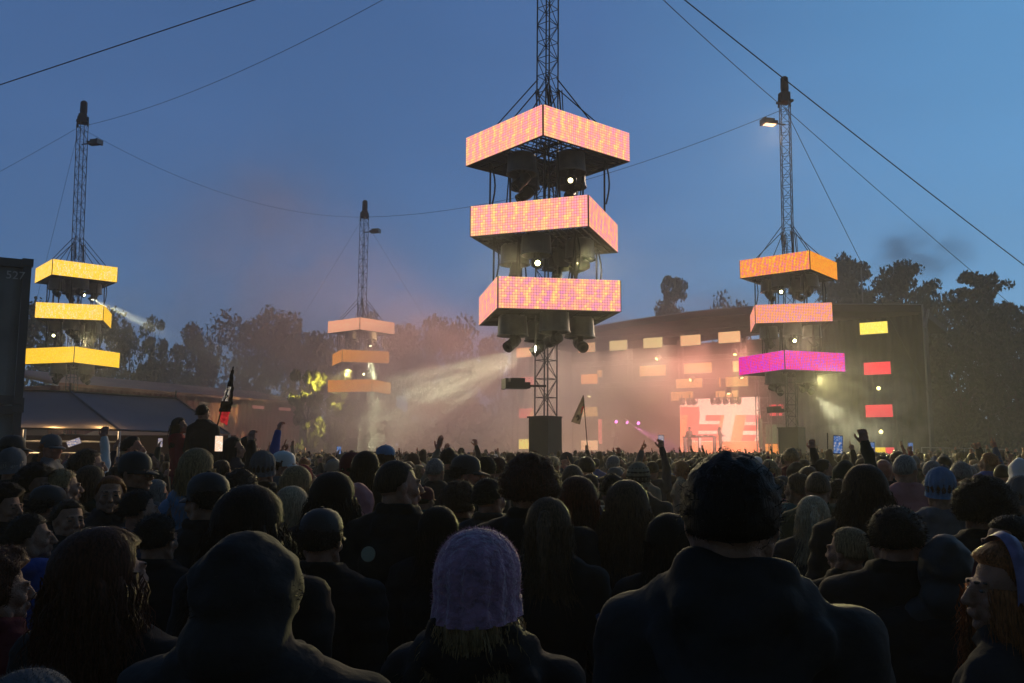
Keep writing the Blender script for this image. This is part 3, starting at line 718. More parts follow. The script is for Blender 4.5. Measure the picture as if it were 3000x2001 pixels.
# dark undergrowth that closes the field
mb = MB(); npr = np.random.RandomState(5); vs = []; fs = []
for i in range(14000):
    x = npr.uniform(-75, 80); Y = 100+npr.uniform(0, 6)-.18*max(0, x); z = npr.uniform(0, 7.5)*(.6+.4*math.sin(x*.31)**2)
    p = np.array((x, Y, z)); u = npr.normal(size=3); u /= np.linalg.norm(u); v = np.cross(u, npr.normal(size=3)); v /= np.linalg.norm(v); s = .55
    k = len(vs); vs += [p-u*s, p+v*s, p+u*s, p-v*s]; fs.append((k, k+1, k+2, k+3))
mb.faces(vs, fs); tag(mb.build('hedge', M['leaf_dark']), 'dark undergrowth closing off the field under the trees', 'undergrowth', kind='stuff')

# ------------------------------------------------------------------ red shed
M['shed_red'] = mat('red_corrugated_steel', (.17, .055, .045), .6, .2, noise=.3, nscale=.7)
M['shed_roof'] = mat('red_brown_roof', (.20, .085, .06), .6, noise=.3, nscale=.6)
A = at(150, 1115, 62); B = at(878, 1160, 88); A.z = B.z = 0
hA = at(150, 1112, 62).z; dv = (B-A); ln_ = dv.length; dv.normalize(); nv = Vector((-dv.y, dv.x, 0))
if nv.y < 0: nv = -nv
shed = empty('red_shed', A); tag(shed, 'long low red corrugated shed behind the canopy with a line of lit windows', 'building'); inv = Matrix.Translation(-shed.location)
he = 6.4
mb = MB(); n = int(ln_/.14); vs = []; fs = []
for i in range(n+1):
    o_ = .045 if i % 4 in (1, 2) else 0
    for z in (0, he): p = A+dv*(ln_*i/n)-nv*o_; vs.append((p.x, p.y, z))
for i in range(n): fs.append((2*i, 2*i+2, 2*i+3, 2*i+1))
mb.faces(vs, fs)
for s_, L_ in ((0, 12), (ln_, 12)):
    p = A+dv*s_; q = p+nv*L_; mb.poly([(p.x, p.y, 0), (q.x, q.y, 0), (q.x, q.y, he), (p.x, p.y, he)])
o = mb.build('wall', M['shed_red']); o.parent = shed; o.matrix_parent_inverse = inv
mb = MB(); e0 = A-dv*.6-nv*1.5; e1 = B+dv*.6-nv*1.5; r0 = A-dv*.6+nv*6; r1 = B+dv*.6+nv*6
mb.poly([(e0.x, e0.y, he+.1), (e1.x, e1.y, he+.1), (r1.x, r1.y, he+1.5), (r0.x, r0.y, he+1.5)]); mb.poly([(e0.x, e0.y, he-.12), (r0.x, r0.y, he+1.3), (r1.x, r1.y, he+1.3), (e1.x, e1.y, he-.12)])
mb.poly([(e0.x, e0.y, he-.12), (e1.x, e1.y, he-.12), (e1.x, e1.y, he+.1), (e0.x, e0.y, he+.1)]); mb.poly([(e1.x, e1.y, he-.12), (r1.x, r1.y, he+1.3), (r1.x, r1.y, he+1.5), (e1.x, e1.y, he+.1)])
o = mb.build('roof', M['shed_roof']); o.parent = shed; o.matrix_parent_inverse = inv
wm = [emat('shed_window_lit', (1, .38, .22), .9), emat('shed_window_dim', (.9, .3, .25), .35), mat('shed_window_dark', (.1, .09, .08), .2)]
for px, wdt, k in ((165, .02, 2), (240, 1, 2), (300, 1, 2), (490, 1.5, 0), (600, 1.2, 2), (757, 1.6, 1), (835, 1.7, 1), (370, 1.3, 2), (680, 1.2, 2)):
    if wdt < .1: continue
    d = ray(px, 1130); t = (A-Vector((0, 0, CAMZ))).dot(nv)/d.dot(nv); p = Vector((0, 0, CAMZ))+d*t-nv*.09
    mb = MB(); mb.box((p.x, p.y, he-.55), (wdt, .06, .28), rz=math.atan2(dv.y, dv.x)); o = mb.build('window', wm[k]); o.parent = shed; o.matrix_parent_inverse = inv

# ------------------------------------------------------------------ canopy tent
M['tent'] = mat('grey_blue_vinyl', (.05, .052, .065), .42, noise=.2, nscale=1.2, bump=.25, bscale=2.5, spec=.35)
_nt = M['tent'].node_tree; _tr = _nt.nodes.new('ShaderNodeBsdfTranslucent'); _tr.inputs[0].default_value = (.5, .42, .3, 1); _mx = _nt.nodes.new('ShaderNodeMixShader'); _mx.inputs[0].default_value = .35
_nt.links.new(_nt.nodes['Principled BSDF'].outputs[0], _mx.inputs[1]); _nt.links.new(_tr.outputs[0], _mx.inputs[2]); _nt.links.new(_mx.outputs[0], _nt.nodes['Material Output'].inputs[0])
M['tent_dark'] = mat('canopy_interior', (.03, .028, .028), .8); M['pole'] = mat('aluminium_pole', (.35, .36, .38), .4, .7)
tn = empty('canopy_tent', at(350, 1262, 25)); tn.location.z = 0; tag(tn, 'grey blue hip roofed canopy over the bar at the left', 'tent'); inv = Matrix.Translation(-tn.location)
Cn, Ar, Br, E1, R0, E0 = at(350, 1262, 25), at(207, 1149, 28.9), at(515, 1168, 32.5), at(672, 1272, 30.3), at(-160, 1140, 27), at(-250, 1254, 21.5)
E0.z = E1.z = Cn.z; Br.z = Ar.z; R0.z = Ar.z
Eb = E1+(Br-E1)*1.9; Eb.z = Cn.z; Eb += Vector((-3, 2, 0)); Bb = R0+Vector((0, 6, 0)); Bb.z = Cn.z
def sheet(pts, nx=10, sag=.12, name='roof_panel', m=None):
    """a taut fabric panel, three or four corners, slightly slack"""
    mb = MB(); a, b, c, d = pts; vs = []; fs = []
    nrm = (b-a).cross(d-a).normalized()
    for i in range(nx+1):
        for j in range(nx+1):
            u, v = i/nx, j/nx; p = a.lerp(b, u).lerp(d.lerp(c, u), v); vs.append(p-nrm*(sag*16*u*(1-u)*v*(1-v))*(1 if nrm.z > 0 else -1))
    for i in range(nx):
        for j in range(nx): k = i*(nx+1)+j; fs.append((k, k+nx+1, k+nx+2, k+1))
    mb.faces(vs, fs); o = mb.build(name, m or M['tent'], smooth=True); o.parent = tn; o.matrix_parent_inverse = inv
sheet((E0, Cn, Ar, R0)); sheet((Cn, E1, Br, Ar)); sheet((E1, Eb, Br+Vector((.05, .02, 0)), Br))
mb = MB()
for a, b, r_ in ((Cn, Ar, .035), (R0, Ar, .03), (Ar, Br, .03), (Br, E1, .03), (E0, Cn, .03), (Cn, E1, .03)): mb.tube(a+Vector((0, 0, .02)), b+Vector((0, 0, .02)), r_, 6)
for p in (Ar, Br): mb.tube(p, p+Vector((0, 0, .3)), .03, 6)
o = mb.build('seam', M['tent']); o.parent = tn; o.matrix_parent_inverse = inv
for p in (Cn, E1, E0.lerp(Cn, .5), Cn.lerp(E1, .5), Eb):
    mb = MB(); mb.tube((p.x, p.y, 0), (p.x, p.y, Cn.z), .04, 8); o = mb.build('pole', M['pole']); o.parent = tn; o.matrix_parent_inverse = inv
mb = MB(); vv = (Cn-E0).normalized()
for z in (Cn.z-.30, Cn.z-.62): mb.tube(Vector((E0.x, E0.y+1.0, z)), Vector((Cn.x-.4, Cn.y+1.0, z)), .03, 6)
o = mb.build('rail', M['pole']); o.parent = tn; o.matrix_parent_inverse = inv
# bar front under the canopy
br_ = empty('bar_counter', (Cn.x-4, Cn.y+3.5, 0)); tag(br_, 'dark bar counter with a brown back wall under the canopy', 'bar'); 
mb = MB(); mb.box((-1, 0, .55), (12, .7, 1.1)); mb.build('counter', M['tent_dark'], br_)
M['bar_wood'] = mat('bar_board', (.10, .05, .035), .7, noise=.4, nscale=.8)
mb = MB(); mb.box((-1, 2.2, 1.2), (13, .1, 2.3)); mb.build('back_board', M['bar_wood'], br_)

# ------------------------------------------------------------------ container stack
M['cont'] = mat('grey_container_paint', (.24, .245, .25), .6, .0, noise=.3, nscale=1.0, bump=.1, bscale=8)
M['cont_trim'] = mat('dark_container_trim', (.10, .10, .105), .5, .3); M['white'] = mat('white_paint', (.55, .55, .55), .6)
YC = 15.6; er = at(99, 762, YC); xr = er.x; htop = er.z
def container(z0, z1, label, txt):
    q30 = Matrix.Rotation(R(31), 4, 'Z') @ Vector((-3.06, 1.24, 0)); c = empty('shipping_container', (xr+q30.x, YC+q30.y, z0)); c.rotation_euler = (0, 0, R(31)); tag(c, label, 'container', 'stacked grey containers at the left edge')
    h = z1-z0; mb = MB(); n = 43; vs = []; fs = []
    ys = -1.15
    for i in range(n+1):
        o_ = .036 if i % 4 in (1, 2) else 0
        for z in (.16, h-.14): vs.append((-2.9+5.8*i/n, ys-o_+.03, z))
    for i in range(n): fs.append((2*i, 2*i+2, 2*i+3, 2*i+1))
    mb.faces(vs, fs)
    vs = []; fs = []
    for i in range(17):
        o_ = .036 if i % 4 in (1, 2) else 0
        for z in (.16, h-.14): vs.append((2.95+o_-.03, -1.1+2.2*i/16, z))
    for i in range(16): fs.append((2*i, 2*i+2, 2*i+3, 2*i+1))
    mb.faces(vs, fs); mb.build('wall', M['cont'], c)
    mb = MB(); mb.box((0, 0, h-.06), (5.98, 2.4, .1)); mb.build('roof', M['cont'], c)
    mb = MB()
    for sx in (-1, 1):
        for sy in (-1, 1): mb.box((sx*2.97, sy*1.17, h/2), (.13, .13, h))
    for sy in (-1, 1):
        mb.box((0, sy*1.17, h-.075), (5.8, .11, .15)); mb.box((0, sy*1.17, .08), (5.8, .12, .16))
    for sx in (-1, 1):
        for sy in (-1, 1):
            for z in (.06, h-.05): mb.box((sx*2.97, sy*1.18, z), (.18, .18, .125))
    mb.build('corner_frame', M['cont_trim'], c)
    mb = MB()      # recessed louvres near the corner
    for z in (.5, .92, 1.36, 1.8):
        mb.box((2.05, -1.235, z*h/2.6), (.95, .035, .03)); mb.box((2.05, -1.235, (z+.22)*h/2.6), (.95, .035, .03)); mb.box((2.51, -1.235, (z+.11)*h/2.6), (.03, .035, .24*h/2.6))
    mb.build('louvre', M['cont_trim'], c)
    if txt:
        cu = bpy.data.curves.new('number', 'FONT'); cu.body = txt; cu.size = .2; cu.extrude = .002; t = bpy.data.objects.new('tmp', cu); C.objects.link(t)
        bpy.context.view_layer.update(); me = bpy.data.meshes.new_from_object(t.evaluated_get(bpy.context.evaluated_depsgraph_get())); bpy.data.objects.remove(t)
        me.materials.append(M['white']); o = bpy.data.objects.new('number', me); C.objects.link(o); o.parent = c; o.location = (2.64, -1.235, h-.37); o.rotation_euler = (R(90), 0, 0)
    return c
container(0, htop/2-.01, 'lower grey shipping container at the left edge, standing on the ground', None)
container(htop/2+.01, htop, 'upper grey shipping container at the left edge with white number 527', '527')
mb = MB(); mb.box((0, 0, 0), (.16, .05, .03)); o = mb.build('container_clamp', M['white'], None, (xr-.25, YC-.07, htop/2)); tag(o, 'small pale clamp where the two grey containers meet', 'clamp')
# ------------------------------------------------------------------ people
def icos(sub=2):
    bm = bmesh.new(); bmesh.ops.create_icosphere(bm, subdivisions=sub, radius=1); v = np.array([x.co[:] for x in bm.verts]); f = [tuple(q.index for q in x.verts) for x in bm.faces]; bm.free(); return v, f
IV, IF = icos(2)
class Shape:
    """soft forms that are fused into one skin by voxel remeshing"""
    def __init__(s): s.v = []; s.f = []; s.n = 0
    def add(s, v, f):
        s.v.append(v); s.f += [tuple(i+s.n for i in q) for q in f]; s.n += len(v)
    def ell(s, c, r, rx=0, rz_=0):
        v = IV*np.array(r)
        if rx or rz_: v = v @ np.array((Matrix.Rotation(rz_, 3, 'Z') @ Matrix.Rotation(rx, 3, 'X'))).T
        s.add(v+np.array(c), IF)
    def cap(s, a, b, r1, r2):
        a = np.array(a, float); b = np.array(b, float); d = b-a; L = np.linalg.norm(d)
        if L < 1e-5: return s.ell(a, (r1, r1, r1))
        q = np.array(Vector(d).to_track_quat('Z', 'Y').to_matrix())
        v = []; f = []; n = 12; prof = []
        for k in range(5): t = -math.pi/2+k*math.pi/8; prof.append((r1*math.cos(t), r1*math.sin(t)))
        for k in range(5): t = k*math.pi/8; prof.append((r2*math.cos(t), L+r2*math.sin(t)))
        for rr, z in prof:
            for k in range(n): t = 2*math.pi*k/n; v.append((rr*math.cos(t), rr*math.sin(t), z))
        for j in range(len(prof)-1):
            for k in range(n): f.append((j*n+k, j*n+(k+1) % n, (j+1)*n+(k+1) % n, (j+1)*n+k))
        s.add(np.array(v) @ q.T+a, f)
    def chain(s, pts): 
        for (a, r1), (b, r2) in zip(pts, pts[1:]): s.cap(a, b, r1, r2)
    def mesh(s, vox, smooth=2, disp=0., dscale=8., seed=0):
        me = bpy.data.meshes.new('t'); me.from_pydata(np.concatenate(s.v).tolist(), [], s.f); o = bpy.data.objects.new('t', me); C.objects.link(o)
        m = o.modifiers.new('r', 'REMESH'); m.mode = 'VOXEL'; m.voxel_size = vox; m.use_smooth_shade = True
        if smooth: q = o.modifiers.new('s', 'SMOOTH'); q.iterations = smooth; q.factor = .5
        dg = bpy.context.evaluated_depsgraph_get(); e = o.evaluated_get(dg); r = bpy.data.meshes.new_from_object(e)
        v, f = mesh_np(r); bpy.data.objects.remove(o); bpy.data.meshes.remove(me); 
        if disp:
            nn = np.zeros(len(v)*3); r.vertices.foreach_get('normal', nn); nn = nn.reshape(-1, 3)
            for i in range(len(v)):
                p = Vector(v[i])*dscale+Vector((seed, seed*1.7, 0)); v[i] += nn[i]*disp*(mnoise.noise(p)+.5*mnoise.noise(p*2.3)+.35*abs(mnoise.noise(Vector((p.x*.8, p.y*.8, p.z*3)))))
        bpy.data.meshes.remove(r)
        return v, f
def mesh_np(me):
    v = np.zeros(len(me.vertices)*3); me.vertices.foreach_get('co', v); return v.reshape(-1, 3), [tuple(p.vertices) for p in me.polygons]
def join(parts):
    """[(v, f, matidx)] -> lists"""
    V = []; Fc = []; MI = []; n = 0
    for v, f, m in parts: V.append(v); Fc += [tuple(i+n for i in q) for q in f]; MI += [m]*len(f); n += len(v)
    return np.concatenate(V), Fc, MI
def to_mesh(name, v, f, mi=None, mats=(), smooth=True):
    me = bpy.data.meshes.new(name); me.from_pydata(np.asarray(v).tolist(), [], f)
    for m in mats: me.materials.append(m)
    if mi is not None: me.polygons.foreach_set('material_index', mi)
    if smooth: me.polygons.foreach_set('use_smooth', [True]*len(me.polygons))
    me.update(); return me
def xf(v, loc=(0, 0, 0), rx=0, ry=0, rz_=0, s=1.):
    m = np.array(Matrix.Rotation(rz_, 3, 'Z') @ Matrix.Rotation(rx, 3, 'X') @ Matrix.Rotation(ry, 3, 'Y')); return (np.asarray(v)*s) @ m.T+np.array(loc)

PIV = (0, -.012, 1.525)     # neck pivot of a 1.75 m figure
def head_shape(sex, vox):
    s = Shape(); k = 1 if sex == 'm' else .95
    s.ell((0, -.012, .132), (.076*k, .096, .092)); s.ell((0, .030, .095), (.062*k, .064, .082)); s.ell((0, .040, .045), (.052*k, .052, .040)); s.ell((0, .083, .020), (.020, .018, .018))
    s.cap((0, .092, .125), (0, .118, .083), .009, .013); s.ell((.011, .107, .078), (.009, .011, .008)); s.ell((-.011, .107, .078), (.009, .011, .008))
    s.cap((-.036, .084, .130), (.036, .084, .130), .011, .011)
    for q in (-1, 1):
        s.ell((q*.040, .062, .083), (.024, .026, .024)); s.ell((q*.0775*k, -.006, .102), (.010, .020, .032), 0, q*.35); s.cap((q*.05, .02, .03), (q*.057, -.01, .065), .022, .022)
        s.ell((q*.031, .079, .110), (.019, .012, .010))
    s.cap((-.018, .099, .056), (.018, .099, .056), .0075, .0075); s.cap((-.014, .098, .045), (.014, .098, .045), .008, .008)
    s.cap((0, -.02, .05), (0, -.018, -.10), .056 if sex == 'm' else .048, .058 if sex == 'm' else .050)
    v, f = s.mesh(vox, 1)
    e = Shape()
    for q in (-1, 1): e.ell((q*.031, .085, .112), (.0125, .0085, .0055))
    b = Shape()
    for q in (-1, 1): b.cap((q*.018, .0955, .1335), (q*.048, .083, .134), .0045, .003)
    return (v, f), (np.concatenate(e.v), e.f), (np.concatenate(b.v), b.f)
HEADS = {(sx, l): head_shape(sx, vx) for sx in 'mf' for l, vx in (('hi', .0065), ('lo', .012))}

def hand_shape(kind):
    """left palm towards -x... fingers along +z, palm facing +y, thumb on the +x side"""
    s = Shape(); s.ell((0, 0, .045), (.040, .014, .048)); s.cap((0, 0, -.02), (0, 0, .02), .026, .028); s.cap((-.028, 0, .07), (.028, 0, .075), .013, .013)
    ln = (.072, .085, .080, .062); xs = (.030, .010, -.010, -.029)
    for i, (L, x) in enumerate(zip(ln, xs)):
        if kind == 'relaxed': c = .45+.1*i
        elif kind == 'grip': c = 1.15
        elif kind == 'point': c = .05 if i == 0 else 1.5
        elif kind == 'horn': c = .08 if i in (0, 3) else 1.5
        else: c = .12
        sp_ = x*1.6 if kind == 'open' else x*.3
        p = Vector((x, 0, .082)); a = 0; r = .0088 if i < 3 else .0078
        for j, fr in enumerate((.45, .31, .24)):
            a += c*(.55 if j == 0 else 1.0)*(.75 if kind != 'point' else 1)
            q = p+Vector((sp_*.3*(1 if j == 0 else .5), math.sin(a), math.cos(a)))*(L*fr); s.cap(p, q, r, r*.93); p = q; r *= .93
    th = {'grip': ((.062, .022, .06), (.060, .045, .085)), 'point': ((.045, .03, .055), (.015, .045, .075)), 'horn': ((.045, .03, .055), (.01, .045, .075))}.get(kind, ((.066, .012, .055), (.082, .022, .082)))
    s.chain([((.03, .004, .01), .016), (th[0], .0105), (th[1], .009)])
    return s.mesh(.0042, 1)
HANDS = {k: hand_shape(k) for k in ('relaxed', 'grip', 'point', 'open', 'horn')}

def arm_pts(pose, q):
    """shoulder, elbow, wrist, kind of hand for side q (1 right)"""
    S = (q*.182, -.005, 1.405)
    P = {'down': ((q*.235, -.03, 1.13), (q*.245, .07, .89), 'relaxed'),
         'pocket': ((q*.27, -.07, 1.14), (q*.19, .07, .95), 'relaxed'),
         'phone': ((q*.27, .17, 1.40), (q*.17, .27, 1.63), 'grip'),
         'high': ((q*.24, .10, 1.66), (q*.20, .16, 1.92), 'grip'),
         'point': ((q*.26, .10, 1.65), (q*.28, .17, 1.90), 'point'), 'horn': ((q*.26, .10, 1.65), (q*.25, .15, 1.90), 'horn'),
         'open': ((q*.27, .06, 1.64), (q*.33, .11, 1.88), 'open'),
         'fold': ((q*.26, .05, 1.15), (q*.05, .20, 1.19), 'relaxed'),
         'cup': ((q*.28, .14, 1.52), (q*.22, .22, 1.80), 'grip')}
    e, w_, h = P[pose]; return S, e, w_, h
def body_shape(sex, pl, pr, vox, grow=0., legs=True, sit=False, torso_only=False, belly=0.):
    s = Shape(); g = grow; k = 1 if sex == 'm' else .90; hk = 1 if sex == 'm' else 1.04
    s.ell((0, 0, 1.27), (.168*k+g, .112+g, .20+g)); s.cap((-.150*k, -.012, 1.405), (.150*k, -.012, 1.405), .054+g, .054+g)
    for q in (-1, 1): s.cap((q*.02, -.02, 1.475), (q*.135*k, -.012, 1.425), .045+g*.6, .046+g)
    s.ell((0, .005, 1.08), (.142*k+g, .104+g, .19+g)); s.ell((0, 0, .94), (.162*hk+g, .112+g, .13+g))
    if sex == 'f': s.ell((0, .075, 1.27), (.12+g, .065+g*.7, .07))
    if belly: s.ell((0, .05, 1.06), (.15+g, .12+g+belly, .16))
    for q, po in ((-1, pl), (1, pr)):
        S, e, w_, h = arm_pts(po, q); S = (S[0]*k, S[1], S[2])
        s.chain([(S, .051+g*.9), (e, .039+g*.62), (w_, .026+g*.55)])
    if legs:
        for q in (-1, 1):
            if sit: s.chain([((q*.09, 0, .92), .085+g), ((q*.15, .40, .93), .06+g), ((q*.14, .42, .52), .04+g), ((q*.14, .50, .47), .035)])
            else:
                s.chain([((q*.088, 0, .90), .086+g), ((q*.100, .012, .50), .057+g), ((q*.105, -.02, .10), .037+g)])
                s.cap((q*.105, -.03, .04), (q*.12, .13, .03), .038, .030)
    return s
BODYC = {}
def body_mesh(sex, pl, pr, lod, hy, hp, sit=False):
    """one continuous figure: trunk, limbs, neck, head with a face, hands with fingers"""
    hy = round(hy/15)*15; hp = round(hp/10)*10; key = (sex, pl, pr, lod, hy, hp, sit)
    if key in BODYC: return BODYC[key]
    tk = ('T', sex, pl, pr, lod, sit)
    if tk not in BODYC:
        v, f = body_shape(sex, pl, pr, .02 if lod == 'hi' else .026, sit=sit).mesh(.02 if lod == 'hi' else .026, 1)
        parts = [(v, f, 0)]
        for q, po in ((-1, pl), (1, pr)):
            S, e, w_, h = arm_pts(po, q); d = (Vector(w_)-Vector(e)).normalized()
            if h in ('grip', 'point', 'open', 'horn'): d = (d+Vector((0, .1, .5))).normalized()
            hv, hf = HANDS[h]; hv = hv*np.array((-q, 1, 1))   # thumb towards the body
            z = np.array(d); y = np.array((0, 1, 0) if abs(d.z) > .5 and d.z > 0 else (-q, 0, 0)); y = y-z*y.dot(z); y /= np.linalg.norm(y); x = np.cross(y, z)
            if q == 1: hf = [t[::-1] for t in hf]
            hv = hv @ np.array([x, y, z])+np.array(w_)+z*.015
            parts.append((hv, hf, 0))
        BODYC[tk] = parts
    (hv, hf), (ev, ef), (bv, bf) = HEADS[(sex, lod)]
    T = lambda v: xf(v, PIV, R(hp), 0, R(hy))
    v, f, mi = join(BODYC[tk]+[(T(hv), hf, 0), (T(ev), ef, 1), (T(bv), bf, 2)])
    me = to_mesh('person', v, f, mi, (M['skin'], M['eye'], M['brow'])); BODYC[key] = me; return me
for n_, c_ in (('skin', (.33, .17, .115)), ('skin_tan', (.24, .12, .075)), ('skin_dark', (.085, .045, .028)), ('skin_red', (.36, .15, .10))): M[n_] = mat(n_, c_, .65, noise=.25, nscale=26, bump=.35, bscale=160, spec=.3)
M['eye'] = mat('eye', (.06, .05, .045), .15); M['brow'] = mat('eyebrow', (.04, .025, .018), .8)
HAIRC = {'black': (.006, .0052, .0045), 'dark_brown': (.018, .011, .007), 'brown': (.045, .026, .015), 'light_brown': (.10, .06, .035), 'blonde': (.28, .19, .095), 'ginger': (.26, .095, .035), 'grey': (.16, .155, .15), 'pale_blonde': (.42, .34, .22), 'auburn': (.075, .026, .014)}
def hair_mat(name, col):
    m = mat(name, col, .6, noise=.7, nscale=22, spec=.15)
    nt = m.node_tree; n = [x for x in nt.nodes if x.type == 'TEX_NOISE'][0]; tc = [x for x in nt.nodes if x.type == 'TEX_COORD'][0]
    mp = nt.nodes.new('ShaderNodeMapping'); mp.inputs['Scale'].default_value = (9, 9, .8); nt.links.new(tc.outputs['Object'], mp.inputs[0]); nt.links.new(mp.outputs[0], n.inputs['Vector'])
    b = nt.nodes['Principled BSDF']; bp = nt.nodes.new('ShaderNodeBump'); bp.inputs['Strength'].default_value = .7; bp.inputs['Distance'].default_value = .004; nt.links.new(n.outputs['Fac'], bp.inputs['Height']); nt.links.new(bp.outputs[0], b.inputs['Normal']); return m
for n_, c_ in HAIRC.items(): M['hair_'+n_] = hair_mat(n_+'_hair', c_)
CLO = {'black': (.008, .008, .009), 'charcoal': (.02, .02, .022), 'navy': (.010, .013, .03), 'dark green': (.018, .028, .018), 'brown': (.05, .03, .02), 'grey': (.11, .11, .12), 'light blue': (.11, .22, .38), 'denim': (.045, .075, .15), 'blue': (.02, .06, .26), 'red': (.22, .012, .02), 'wine red': (.10, .012, .02), 'white': (.55, .55, .55), 'beige': (.28, .22, .15), 'pink': (.38, .16, .16), 'olive': (.055, .055, .025), 'purple': (.07, .04, .13), 'yellow': (.4, .3, .05), 'teal': (.02, .09, .10)}
for n_, c_ in CLO.items(): M['c_'+n_] = mat(n_.replace(' ', '_')+'_cloth', c_, .85, noise=.25, nscale=5, bump=.5, bscale=14, spec=.2)
M['knit'] = mat('lilac_knit', (.36, .20, .33), .95, noise=.35, nscale=40, bump=.9, bscale=70, sheen=.5)

# --- hair
def shell_fn(kind):
    """surface radius of the hair seen from the skull centre in direction d"""
    c = np.array((0, -.012, .125))
    def fn(d, seed=0):
        x, y, z = d
        # skull ellipsoid radius
        r = 1/math.sqrt((x/.078)**2+(y/.098)**2+(z/.095)**2)
        face = max(0, min(1, (y-.10-.42*max(0, z))*3.2)) if z < .62 else 0    # 1 on the face
        low = max(0, min(1, (-z-.35)*3))                                 # under the nape
        t = {'short': .012, 'crop': .005, 'curly': .045, 'long': .016, 'wavy': .024, 'tied': .008, 'quiff': .013}[kind]
        if kind == 'quiff': t += .022*max(0, z)*(.7+.4*y)+.006*mnoise.noise(Vector((x*6+seed, y*6, z*6)))
        if kind == 'curly': t += .018*mnoise.noise(Vector((x*4+seed, y*4, z*4)))+.01*mnoise.noise(Vector((x*9, y*9+seed, z*9)))
        elif kind in ('short', 'quiff'): t += .006*mnoise.noise(Vector((x*5+seed, y*5, z*5)))
        if kind in ('short', 'crop', 'quiff', 'tied'): low = max(low, max(0, min(1, (-z-.12+.0*y)*4)) if y > -.3 else max(0, min(1, (-z-.62)*5)))
        t = t*(1-face)*(1-low)-.022*max(face, low)
        return c+np.array(d)*(r+t)
    return fn
